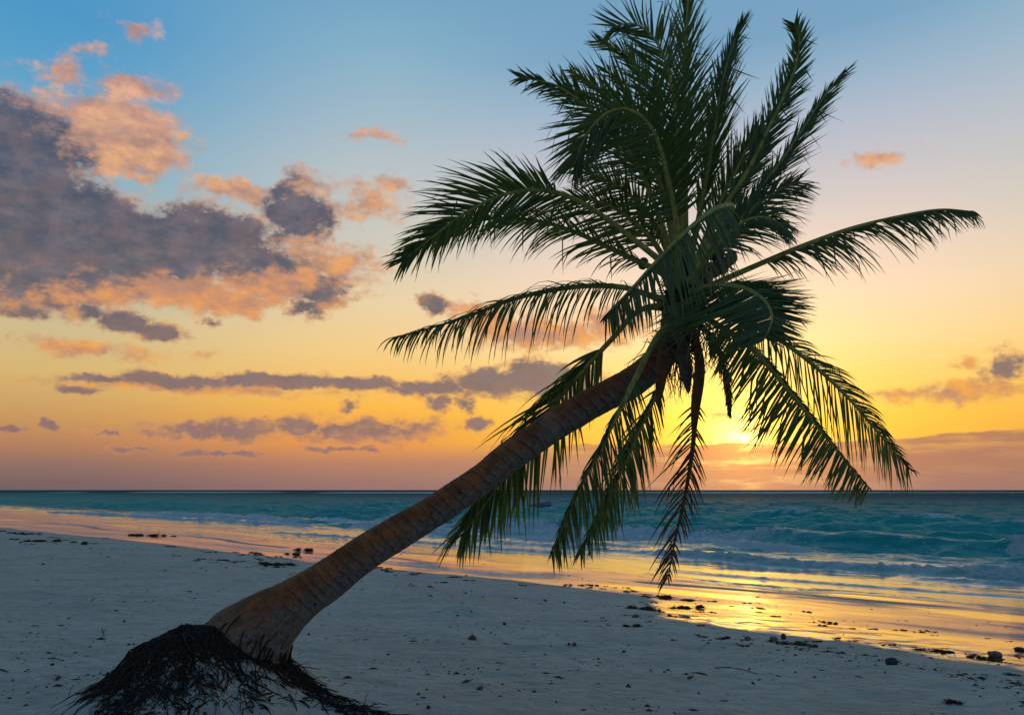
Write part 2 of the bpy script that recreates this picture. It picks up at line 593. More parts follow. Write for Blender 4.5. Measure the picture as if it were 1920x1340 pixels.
# ------------------------------------------------------------------ sea
def sea_material():
    mt, nb, out = material('sea_water')
    geo = nb.node('ShaderNodeNewGeometry')
    pos = geo.outputs['Position']
    off = nb.m('MULTIPLY', nb.m('SUBTRACT', nb.vm('DOT_PRODUCT', pos, (1, 1, 0), out=1), T_SUM), 1 / R2)
    lo = nb.m('DIVIDE', nb.m('LOGARITHM', nb.m('ADD', nb.m('MAXIMUM', off, 0.0), 1.0), 10.0), 3.0)
    patch = nb.noise(pos, .035, 4, .6)
    lo = nb.m('ADD', lo, nb.m('MULTIPLY', nb.m('SUBTRACT', patch, .5), .16))
    colr = nb.ramp(lo, [(0, (.26, .27, .24, 1)), (.25, (.22, .33, .31, 1)), (.38, (.006, .26, .25, 1)), (.52, (.0, .31, .29, 1)),
                        (.66, (.0, .22, .22, 1)), (.82, (.0, .115, .135, 1)), (1, (.006, .07, .095, 1))])
    p = nb.node('ShaderNodeBsdfPrincipled')
    nb.put(p.inputs['Base Color'], colr)
    nb.put(p.inputs['Roughness'], nb.step(off, 10, 60, .07, .28))
    p.inputs['IOR'].default_value = 1.33
    nb.put(p.inputs['Specular IOR Level'], nb.step(off, 9, 19, .5, .3))
    st = nb.node('ShaderNodeMapping')
    st.inputs['Rotation'].default_value = (0, 0, math.radians(45))
    nb.put(st.inputs['Vector'], pos)
    al = nb.vm('MULTIPLY', st.outputs[0], (.55, 1, 1))
    h = nb.m('ADD', nb.m('MULTIPLY', nb.noise(al, 2.2, 4, .6), .10), nb.m('MULTIPLY', nb.noise(al, .45, 3, .55), .35))
    h = nb.m('MULTIPLY', h, nb.step(off, 1, 16, .09, 1.0))
    b = nb.node('ShaderNodeBump')
    b.inputs['Strength'].default_value = 1.0
    b.inputs['Distance'].default_value = 1.0
    nb.put(b.inputs['Height'], h)
    # short steep chop, as slopes rather than height so that it does not fade with distance
    cn = nb.node('ShaderNodeTexNoise')
    nb.put(cn.inputs['Vector'], nb.vm('MULTIPLY', al, (.5, 1.0, 1)))
    cn.inputs['Scale'].default_value = 1.5
    cn.inputs['Detail'].default_value = 3
    cn2 = nb.node('ShaderNodeTexNoise')
    nb.put(cn2.inputs['Vector'], nb.vm('MULTIPLY', al, (.6, 1.0, 1)))
    cn2.inputs['Scale'].default_value = 5.0
    cn2.inputs['Detail'].default_value = 3
    both = nb.vm('ADD', nb.vm('MULTIPLY', cn.outputs['Color'], (.5, .5, 0)), nb.vm('MULTIPLY', cn2.outputs['Color'], (.5, .5, 0)))
    slope = nb.vm('MULTIPLY', nb.vm('SUBTRACT', both, (.5, .5, 0)), (1, 1, 0))
    sl = nb.node('ShaderNodeVectorMath', operation='SCALE')
    nb.put(sl.inputs[0], slope)
    nb.put(sl.inputs['Scale'], nb.step(off, 8, 22, .0, 4.0))
    nrm = nb.vm('NORMALIZE', nb.vm('ADD', b.outputs[0], sl.outputs[0]))
    nb.put(p.inputs['Normal'], nrm)
    dfu = nb.node('ShaderNodeBsdfDiffuse')
    nb.put(dfu.inputs['Color'], colr)
    nb.put(dfu.inputs['Normal'], nrm)
    gls = nb.node('ShaderNodeBsdfGlossy')
    gls.inputs['Roughness'].default_value = .16
    nb.put(gls.inputs['Normal'], nrm)
    deep = nb.node('ShaderNodeMixShader')
    nb.put(deep.inputs[0], nb.step(off, 40, 260, .08, .03))
    nb.put(deep.inputs[1], dfu.outputs[0])
    nb.put(deep.inputs[2], gls.outputs[0])
    water = nb.node('ShaderNodeMixShader')
    nb.put(water.inputs[0], nb.step(off, 8, 17))
    nb.put(water.inputs[1], p.outputs[0])
    nb.put(water.inputs[2], deep.outputs[0])
    # foam
    af = nb.node('ShaderNodeAttribute', attribute_name='foam')
    fn = nb.noise(nb.vm('MULTIPLY', st.outputs[0], (.6, 1, 1)), 2.6, 6, .68, .6)
    fine = nb.noise(pos, 13.0, 5, .7)
    fm = nb.m('ADD', af.outputs['Fac'], nb.m('MULTIPLY', nb.m('SUBTRACT', fn, .5), 1.5))
    fm = nb.m('ADD', fm, nb.m('MULTIPLY', nb.m('SUBTRACT', fine, .5), .75))
    mask = nb.step(fm, .46, .64)
    fd = nb.node('ShaderNodeBsdfPrincipled')
    fd.inputs['Base Color'].default_value = (.44, .53, .57, 1)
    fd.inputs['Roughness'].default_value = .75
    fb = nb.node('ShaderNodeBump')
    fb.inputs['Strength'].default_value = 1.0
    fb.inputs['Distance'].default_value = .12
    nb.put(fb.inputs['Height'], nb.m('ADD', fn, nb.m('MULTIPLY', fine, .5)))
    nb.put(fd.inputs['Normal'], fb.outputs[0])
    mx = nb.node('ShaderNodeMixShader')
    nb.put(mx.inputs[0], mask)
    nb.put(mx.inputs[1], water.outputs[0])
    nb.put(mx.inputs[2], fd.outputs[0])
    nb.put(out.inputs[0], mx.outputs[0])
    return mt


def sea_height(x, y, dr):
    t, s = shore(x, y)
    o = -t
    r = np.hypot(x, y)
    z = np.zeros_like(x)
    rg = np.random.RandomState(5)
    grow = sstep(o, 1, 18)
    mod = 1 + 1.3 * fbm(s * .05, o * .05, 3, 91)
    pn = [1.2 * fbm(s * .11 + i, o * .11, 2, 300 + i) for i in range(6)]
    for i in range(54):
        lam = .9 * (9 / .9) ** (i / 53.0)
        a = math.radians(rg.normal(-18, 26))
        k = 2 * math.pi / lam
        ko, ks = k * math.cos(a), k * math.sin(a)
        amp = .0125 * lam ** .72 * rg.uniform(.5, 1.2)
        fade = sstep(lam / dr, 2.2, 5)
        ph = ko * o + ks * s + rg.uniform(0, 6.28) + pn[i % 6]
        z += amp * fade * (np.sin(ph) + .35 * np.sin(2 * ph + .6))
    z = z * grow * mod * 1.1
    foam = np.zeros_like(x)
    # breakers: (distance offshore, height along s, broken share, width in front, width behind)
    def line(o0, amp, w_front, w_back, broken, wob, seed, foam_trail, amp_pow=1.0):
        nonlocal z, foam
        oc = o0 + wob * fbm(s * .09, s * 0 + seed, 3, seed) * 2
        A = amp(s)
        dlt = o - oc
        prof = np.where(dlt > 0, np.exp(-(dlt / w_back) ** 2), np.exp(-(np.abs(dlt) / w_front) ** 1.6))
        B = broken(s)
        rough = 1 + B * (.6 * fbm(s * 2.2, o * 2.2, 3, seed + 7) + .5 * fbm(s * 5.5, o * 6.5, 3, seed + 8))
        z += A * prof * rough
        ff = np.where(dlt > 0, np.exp(-(dlt / foam_trail) ** 2), np.exp(-(np.abs(dlt) / (w_front * 1.9)) ** 2))
        foam = np.maximum(foam, B * ff * np.clip(A * 6, 0, 1) * .92)
        lip = np.exp(-(dlt / .25) ** 2) * np.clip(A * 3, 0, 1) * .45
        foam = np.maximum(foam, lip * (1 - B))
    # big wave, standing green on the right, broken to the left
    def hump(s, a, b, soft):
        return sstep(s, a - soft, a + soft) * (1 - sstep(s, b - soft, b + soft))
    line(14.2, lambda s: .62 * hump(s, -19, 2, 4) + .34 * hump(s, -48, -19, 4) + .2 * hump(s, -90, -48, 6), .75, 1.9,
         lambda s: sstep(-s, 15.0, 18.5) + sstep(s, -8.6, -7.8), .55, 61, 1.1)
    line(11.7, lambda s: .24 * hump(s, -45, -14.5, 2.5) + .26 * hump(s, -85, -52, 5), .42, .8, lambda s: 1 + 0 * s, .8, 62, .8)
    line(5.7, lambda s: .22 * hump(s, -17.5, 0, 2.2) + .15 * hump(s, -30, -18, 3), .32, .6, lambda s: .74 + 0 * s, .5, 63, .45)
    line(7.6, lambda s: .18 * hump(s, -36, -20, 3) + .22 * hump(s, -95, -45, 6), .34, .7, lambda s: 1 + 0 * s, .8, 64, .7)
    line(3.6, lambda s: .12 * hump(s, -42, -19, 3) + .10 * hump(s, -8, 0, 2), .22, .4, lambda s: 1 + 0 * s, .5, 69, .4)
    line(1.5, lambda s: .05 * hump(s, -14, -3, 2) + .06 * hump(s, -60, -30, 4), .16, .3, lambda s: .85 + 0 * s, .4, 65, .25)
    line(24, lambda s: .30 * hump(s, -30, -15, 4) + .2 * hump(s, -75, -55, 5), 1.0, 2.0, lambda s: 0 * s, .8, 66, .6)
    line(33, lambda s: .30 * hump(s, -22, -8, 4) + .22 * hump(s, -60, -40, 5), 1.2, 2.2, lambda s: 0 * s, .8, 67, .6)
    line(42, lambda s: .25 * hump(s, -46, -26, 5), 1.4, 2.4, lambda s: 0 * s, .8, 68, .6)
    # lace left behind in the shallows, and the edge of the swash
    lace = .30 * sstep(o, 1, 3) * (1 - sstep(o, 13, 17)) * (1 + .9 * fbm(s * .15, o * .5, 3, 95))
    foam = np.maximum(foam, lace)
    gz = ground_z(x, y, False)
    depth = -gz
    foam = np.maximum(foam, .55 * np.exp(-((depth - .012) / .02) ** 2) * sstep(t, -3.5, 0) * (.6 + fbm(s * .3, s * 0, 2, 97)))
    # surf on the reef far out
    reef = np.exp(-((r - 620 - 160 * fbm(x * .004, y * .002, 3, 98)) / 70) ** 2) * sstep(fbm(x * .02, y * .01, 3, 99), -.12, .22)
    foam = np.maximum(foam, reef * 1.0)
    z += reef * .9
    caps = sstep(z, .46, .62) * (o > 30) * .6
    foam = np.maximum(foam, caps)
    return z, foam


def build_sea():
    fine = np.radians(np.linspace(-50, 50, 760))
    side = np.radians(np.concatenate([np.linspace(-140, -51, 70)]))
    side2 = np.radians(np.linspace(51, 140, 70))
    angs = np.concatenate([side, fine, side2])
    rs = np.concatenate([np.geomspace(10, 160, 560), np.geomspace(162, 900, 170), np.geomspace(920, 15000, 50)])
    x, y = polar(rs, angs)
    dr = np.gradient(rs)[:, None] * np.ones_like(x)
    dr = np.maximum(dr, np.hypot(x, y) * math.radians(100 / 760.0))
    z, foam = sea_height(x, y, dr)
    t, s = shore(x, y)
    f = grid_faces(len(rs), len(angs))
    keep = (t.ravel()[f] < 2.5).all(1)
    f = f[keep]
    used = np.unique(f)
    mp = np.full(x.size, -1)
    mp[used] = np.arange(len(used))
    V = np.stack([x, y, z], -1).reshape(-1, 3)[used]
    o = mesh_obj('sea', V, mp[f], sea_material(), attrs={'foam': foam.ravel()[used]})
    return tag(o, 'turquoise sea with breaking waves and foam reaching to the horizon', None, None, 'structure')


build_sea()


# ------------------------------------------------------------------ curves and tubes
def catmull(pts, n):
    """n points, evenly spaced along a smooth curve through pts (numpy k x 3)"""
    P = np.asarray(pts, dtype=np.float64)
    P = np.vstack([2 * P[0] - P[1], P, 2 * P[-1] - P[-2]])
    outp = []
    for i in range(1, len(P) - 2):
        u = np.linspace(0, 1, 24, endpoint=False)[:, None]
        a, b, c, d = P[i - 1], P[i], P[i + 1], P[i + 2]
        outp.append(.5 * ((2 * b) + (c - a) * u + (2 * a - 5 * b + 4 * c - d) * u ** 2 + (3 * b - a - 3 * c + d) * u ** 3))
    outp.append(P[-2][None, :])
    C = np.vstack(outp)
    L = np.concatenate([[0], np.cumsum(np.linalg.norm(np.diff(C, axis=0), axis=1))])
    s = np.linspace(0, L[-1], n)
    return np.stack([np.interp(s, L, C[:, k]) for k in range(C.shape[1])], -1), L[-1]


def tangents(C):
    T = np.gradient(C[:, :3], axis=0)
    return T / np.maximum(np.linalg.norm(T, axis=1, keepdims=True), 1e-9)


def frames(C, ref=(0.0, 1.0, 0.0)):
    T = tangents(C)
    r = np.asarray(ref)
    A = np.cross(T, r)
    A /= np.maximum(np.linalg.norm(A, axis=1, keepdims=True), 1e-6)
    B = np.cross(T, A)
    return T, A, B


def tube(C, rad, sides=6, ref=(0.03, 1.0, 0.05), caps=True, flat=1.0):
    """vertices and faces of a swept tube"""
    C = np.asarray(C)
    n = len(C)
    T, A, B = frames(C, ref)
    rad = np.broadcast_to(np.asarray(rad, dtype=np.float64), (n,))
    a = np.linspace(0, 2 * math.pi, sides, endpoint=False)
    V = C[:, None, :] + rad[:, None, None] * (np.cos(a)[None, :, None] * A[:, None, :] + flat * np.sin(a)[None, :, None] * B[:, None, :])
    V = V.reshape(-1, 3)
    f = []
    for i in range(n - 1):
        for j in range(sides):
            j2 = (j + 1) % sides
            f.append((i * sides + j, i * sides + j2, (i + 1) * sides + j2, (i + 1) * sides + j))
    if caps:
        f.append(tuple(range(sides))[::-1])
        f.append(tuple((n - 1) * sides + j for j in range(sides)))
    return V, f


class Soup:
    """gathers pieces that are too small to be told apart into one mesh"""
    def __init__(self):
        self.v, self.f, self.n, self.tone = [], [], 0, []

    def add(self, V, F, tone=0.5):
        self.v.append(np.asarray(V))
        self.f += [tuple(i + self.n for i in q) for q in F]
        self.n += len(V)
        self.tone.append(np.full(len(V), tone))

    def build(self, name, mat, parent=None, smooth=True):
        return mesh_obj(name, np.vstack(self.v), self.f, mat, parent, smooth, {'tone': np.concatenate(self.tone)})


# ------------------------------------------------------------------ palm materials
def leaf_material(name, a, b, back, trans=.35, rough=.42):
    mt, nb, out = material(name)
    at_ = nb.node('ShaderNodeAttribute', attribute_name='tone')
    geo = nb.node('ShaderNodeNewGeometry')
    n = nb.noise(geo.outputs['Position'], 9.0, 3, .6)
    c = nb.mix(nb.m('ADD', nb.m('MULTIPLY', at_.outputs['Fac'], .7), nb.m('MULTIPLY', n, .3)), a, b)
    c = nb.mix(nb.step(at_.outputs['Fac'], .84, .97), c, (.15, .095, .03, 1))
    p = nb.node('ShaderNodeBsdfPrincipled')
    nb.put(p.inputs['Base Color'], c)
    p.inputs['Roughness'].default_value = rough
    p.inputs['Specular IOR Level'].default_value = .6
    tr = nb.node('ShaderNodeBsdfTranslucent')
    nb.put(tr.inputs['Color'], nb.mix(at_.outputs['Fac'], back, tuple(k * .6 for k in back[:3]) + (1,)))
    mx = nb.node('ShaderNodeMixShader')
    mx.inputs[0].default_value = trans
    nb.put(mx.inputs[1], p.outputs[0])
    nb.put(mx.inputs[2], tr.outputs[0])
    nb.put(out.inputs[0], mx.outputs[0])
    return mt


M_LEAF = leaf_material('palm_leaf', (.016, .058, .024, 1), (.125, .20, .045, 1), (.20, .27, .015, 1), .33, .30)
M_LEAF_DRY = leaf_material('palm_leaf_dry', (.050, .034, .016, 1), (.085, .055, .022, 1), (.16, .085, .02, 1), .3, .6)
M_RACHIS = simple('palm_midrib', (.40, .38, .09), .5, .4, .45, 18)
M_RACHIS_DRY = simple('palm_midrib_dry', (.13, .075, .03), .7, .3, .5, 18)
M_SPATHE = simple('dry_spathe', (.16, .115, .085), .75, .25, .45, 22)
M_SPATHE_RED = simple('dry_spathe_red', (.19, .085, .038), .75, .25, .45, 22)
M_FIBRE = simple('palm_fibre', (.085, .05, .028), .9, .15, .5, 40)
M_COCONUT = simple('coconut_skin', (.10, .12, .03), .45, .4, .4, 20, (.12, .075, .03))
M_ROOT = simple('palm_root', (.050, .033, .024), .9, .15, .6, 30)


def trunk_material():
    mt, nb, out = material('palm_bark')
    ring = nb.node('ShaderNodeAttribute', attribute_name='ring').outputs['Fac']
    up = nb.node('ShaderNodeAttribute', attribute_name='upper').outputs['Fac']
    al = nb.node('ShaderNodeAttribute', attribute_name='along').outputs['Fac']
    tc = nb.node('ShaderNodeTexCoord')
    pos = tc.outputs['Object']
    n1 = nb.noise(pos, 7, 6, .65)
    n2 = nb.noise(pos, 34, 5, .7)
    n3 = nb.noise(nb.vm('MULTIPLY', pos, (1, 1, 1)), 2.1, 3, .5)
    grey = nb.mix(nb.step(n2, .3, .7), (.095, .080, .070, 1), (.25, .215, .185, 1))
    rust = nb.mix(nb.step(n1, .3, .7), (.15, .048, .018, 1), (.34, .12, .042, 1))
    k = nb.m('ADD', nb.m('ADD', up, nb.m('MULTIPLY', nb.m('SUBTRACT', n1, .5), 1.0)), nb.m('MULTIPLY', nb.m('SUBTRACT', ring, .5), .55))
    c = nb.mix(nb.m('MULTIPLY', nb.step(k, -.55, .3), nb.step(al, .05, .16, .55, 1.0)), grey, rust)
    c = nb.mix(nb.m('MULTIPLY', nb.step(ring, .74, .97), .7), c, (.045, .03, .022, 1))      # dark seam under each scar
    gm = nb.node('ShaderNodeMapping')              # cracks that run along the trunk
    gm.inputs['Rotation'].default_value = (0, math.radians(39), 0)
    nb.put(gm.inputs['Vector'], pos)
    fib = nb.noise(nb.vm('MULTIPLY', gm.outputs[0], (3.0, 30, 30)), 1.0, 4, .6)
    c = nb.mix(nb.m('MULTIPLY', nb.step(fib, .50, .34), nb.step(al, .08, .22, .6, .16)), c, (.035, .026, .022, 1))
    c = nb.mix(nb.m('MULTIPLY', nb.step(n3, .60, .72), .35), c, (.26, .23, .20, 1))        # pale lichen
    c = nb.mix(nb.step(nb.noise(pos, 15, 2, .5), .70, .76), c, (.03, .022, .018, 1))          # knocks and holes
    p = nb.node('ShaderNodeBsdfPrincipled')
    nb.put(p.inputs['Base Color'], c)
    p.inputs['Roughness'].default_value = .85
    p.inputs['Specular IOR Level'].default_value = .2
    b = nb.node('ShaderNodeBump')
    b.inputs['Strength'].default_value = .9
    b.inputs['Distance'].default_value = .014
    nb.put(b.inputs['Height'], nb.m('ADD', nb.m('ADD', nb.m('MULTIPLY', n2, .6), nb.m('MULTIPLY', n1, .8)), nb.m('MULTIPLY', fib, .5)))
    nb.put(p.inputs['Normal'], b.outputs[0])
    nb.put(out.inputs[0], p.outputs[0])
    return mt


# ------------------------------------------------------------------ the palm
D0 = 7.0
_base = on_ground(455, 1262)
PALM = empty('coconut_palm', (MOUND[0] + .1, MOUND[1], float(ground_z(MOUND[0] + .1, MOUND[1]))))
tag(PALM, 'leaning coconut palm with ringed brown trunk rising from a mound of bare roots', 'palm tree')
bpy.context.view_layer.update()
PINV = PALM.matrix_world.inverted()


def palm_part(name, V, F, mat, parent=None, attrs=None, smooth=True):
    """a part of the palm; vertices come in world space"""
    V = np.asarray(V, dtype=np.float64) - np.array(PALM.location)
    return mesh_obj(name, V, F, mat, parent or PALM, smooth, attrs)


def build_trunk():
    # photo pixel, depth, diameter in pixels
    st = [(415, 1285, 6.66, 165), (440, 1246, 6.68, 170), (467, 1208, 6.70, 166), (497, 1174, 6.71, 130), (535, 1141, 6.73, 100), (572, 1113, 6.74, 85), (605, 1092, 6.75, 78),
          (650, 1060, 6.76, 71), (690, 1032, 6.77, 67), (760, 990, 6.8, 62), (826, 950, 6.82, 60), (890, 908, 6.85, 58),
          (940, 869, 6.88, 57), (1000, 824, 6.9, 57), (1060, 784, 6.93, 57), (1130, 745, 6.96, 56), (1185, 715, 6.98, 56), (1232, 678, 7.0, 54), (1262, 635, 7.0, 58), (1278, 590, 7.0, 62), (1284, 552, 7.0, 50)]
    raw = np.array([list(at(p[0], p[1], p[2])) + [p[3] * p[2] / F_PX * .5] for p in st])
    C, L = catmull(raw, 560)
    rad = C[:, 3]
    n, sides = len(C), 56
    T, A, B = frames(C[:, :3], (0, 1, 0))
    s = np.linspace(0, L, n)
    # leaf scars: uneven spacing
    rg = np.random.RandomState(3)
    marks = [0.55]
    while marks[-1] < L:
        marks.append(marks[-1] + rg.uniform(.062, .118))
    marks = np.array(marks)
    a = np.linspace(0, 2 * math.pi, sides, endpoint=False)
    V = np.zeros((n, sides, 3))
    ring = np.zeros((n, sides))
    upper = np.zeros((n, sides))
    Z = np.array([0, 0, 1.0])
    for j, aj in enumerate(a):
        dirv = math.cos(aj) * A + math.sin(aj) * B
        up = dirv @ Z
        ss = s + .030 * up + .012 * math.sin(aj * 2 + 1) + .016 * fbm(s * 4 + 40, 3 * math.cos(aj) + s * 0, 2, 5)
        idx = np.clip(np.searchsorted(marks, ss) - 1, 0, len(marks) - 2)
        ph = np.clip((ss - marks[idx]) / (marks[idx + 1] - marks[idx]), 0, 1)
        ph = np.where(ss < marks[0], .3, ph)
        on = sstep(s, .55, 1.0)
        amp = .0019 * on
        saw = (.5 - ph) + .9 * np.exp(-((ph - .06) / .08) ** 2) - .9 * np.exp(-((ph - .93) / .06) ** 2)
        r = rad + amp * saw + .016 * rad / .12 * fbm(s * 3.0, math.cos(aj) * 1.5 + 2 * math.sin(aj) + s * 0, 3, 15)
        r = r * (1 + .05 * np.exp(-((s - .20) / .08) ** 2))
        V[:, j] = C[:, :3] + dirv * r[:, None]
        ring[:, j] = ph * on
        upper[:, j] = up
    F = grid_faces(n, sides, True)
    al = np.repeat((s / L)[:, None], sides, 1)
    o = palm_part('trunk', V.reshape(-1, 3), F, trunk_material(), None,
                  {'ring': ring.ravel(), 'upper': upper.ravel(), 'along': al.ravel()})
    o['label'] = 'thick curved trunk, rusty brown above and grey below, ringed with leaf scars'
    return C


TRUNK = build_trunk()

VIEW = np.array([0.0, CP, SP])
DOWN = np.array([0.0, 0.0, -1.0])
WIND = np.array([.10, .05, .03])


def frond_geometry(pts, L=100, roll=20, droop=.3, start=.2, n=92, la=1.0, lb=1.0, sa=0.0, sb=0.0, a0=62, a1=24, width=.0165, seed=0,
                   r0=.026, ragged=.25, fold=.0, wind=1.0, da=None, db=None):
    """the midrib tube and a list of leaflets (vertices, faces, tone, length) in world space"""
    rg = np.random.RandomState(1000 + seed)
    W = np.array([list(at(p[0], p[1], D0 + p[2])) for p in pts])
    C, length = catmull(W, 70)
    u = np.linspace(0, 1, 70)
    rad = r0 * (1 - u) ** .75 + .0035
    rad = rad * (1 + .8 * np.exp(-(u / .05) ** 2))
    rv, rf = tube(C, rad, 7, (.02, 1, .1), True, .7)
    T = tangents(C)
    leaf = []
    cr, sr = math.cos(math.radians(roll)), math.sin(math.radians(roll))
    for side in (1, -1):
        s0 = max(start, sa if side > 0 else sb)
        for i in range(n):
            q = (i + rg.uniform(-.3, .3)) / (n - 1)
            q = min(max(q, 0), 1)
            f = s0 + (1 - s0) * q
            if f > .997:
                f = .997
            x = f * 69
            i0 = int(min(x, 68))
            w = x - i0
            pos = C[i0] * (1 - w) + C[i0 + 1] * w
            t = T[i0] * (1 - w) + T[i0 + 1] * w
            t /= np.linalg.norm(t)
            vo = VIEW - (VIEW @ t) * t
            nv = np.linalg.norm(vo)
            vo = vo / nv if nv > .15 else np.array([0, 0, 1.0])
            img = np.cross(t, vo)
            S = cr * img + sr * vo * 1.0
            N = np.cross(S, t)
            if N @ np.array([0, 0, 1.0]) < 0 and roll > 45:
                N = -N
            # length along the frond: short at first, longest in the middle, short at the tip
            prof = min(1.0, .45 + 2.2 * q) * (1 - .62 * max(0, q - .45) / .55) if q < .97 else .36
            ll = L / 215.0 * prof * (la if side > 0 else lb) * rg.uniform(1 - ragged, 1.08)
            if ll < .03:
                continue
            if rg.rand() < .07 or (q > .1 and vnoise(q * 11, side * 7.3 + seed, 19) > .40):
                continue                               # torn away
            if rg.rand() < .06:
                ll *= rg.uniform(.35, .7)
            kink = rg.randint(2, 5) if rg.rand() < .09 else 99
            al = math.radians(a0 + (a1 - a0) * q ** 1.1 + rg.normal(0, 4.5))
            beta = math.radians(fold + rg.normal(0, 9))
            d = math.cos(al) * t + math.sin(al) * (side * S * math.cos(beta) + N * math.sin(beta))
            d /= np.linalg.norm(d)
            pull = da if side > 0 else db
            if pull:                                   # combed one way by weight and wind
                want = np.array([pull[0], pull[1] * SP, -pull[1] * CP])
                d = d * (1 - pull[2]) + want / np.linalg.norm(want) * pull[2] + rg.normal(0, .07, 3)
                d /= np.linalg.norm(d)
            segs = 6
            P = [pos.copy()]
            dd = d.copy()
            g = droop * rg.uniform(.6, 1.4)
            if rg.rand() < .06:
                g *= 2.2
            tw = rg.normal(0, .08, 3)
            for k in range(segs):
                dd = dd + DOWN * g * (.35 + .9 * k / segs) * .42 + WIND * wind * .35 * (k / segs) + tw * .25
                if k == kink:
                    dd = dd * .5 + DOWN * .9 + rg.normal(0, .2, 3)
                dd /= np.linalg.norm(dd)
                P.append(P[-1] + dd * ll / segs)
            P = np.array(P)
            TT = np.gradient(P, axis=0)
            TT /= np.linalg.norm(TT, axis=1, keepdims=True)
            nn = np.cross(TT, t)
            nl = np.linalg.norm(nn, axis=1, keepdims=True)
            nn = np.where(nl > .05, nn / np.maximum(nl, .05), N)
            nn = nn + rg.normal(0, .22, 3)
            nn /= np.linalg.norm(nn, axis=1, keepdims=True)
            wv = np.cross(nn, TT)
            uu = np.linspace(0, 1, segs + 1)
            wd = width * rg.uniform(.75, 1.15) * np.minimum(1, .55 + 2.2 * uu) * np.clip(1 - uu ** 2.2, 0, 1) * .5 + .0006
            lift = nn * (wd * .42)[:, None]
            Vv = np.stack([P - wv * wd[:, None] - lift, P + lift * .3, P + wv * wd[:, None] - lift], 1).reshape(-1, 3)
            F = []
            for k in range(segs):
                a = k * 3
                F += [(a, a + 1, a + 4, a + 3), (a + 1, a + 2, a + 5, a + 4)]
            leaf.append((Vv, F, float(np.clip(rg.beta(1.1, 1.9), 0, 1)), ll))
    return rv, rf, leaf


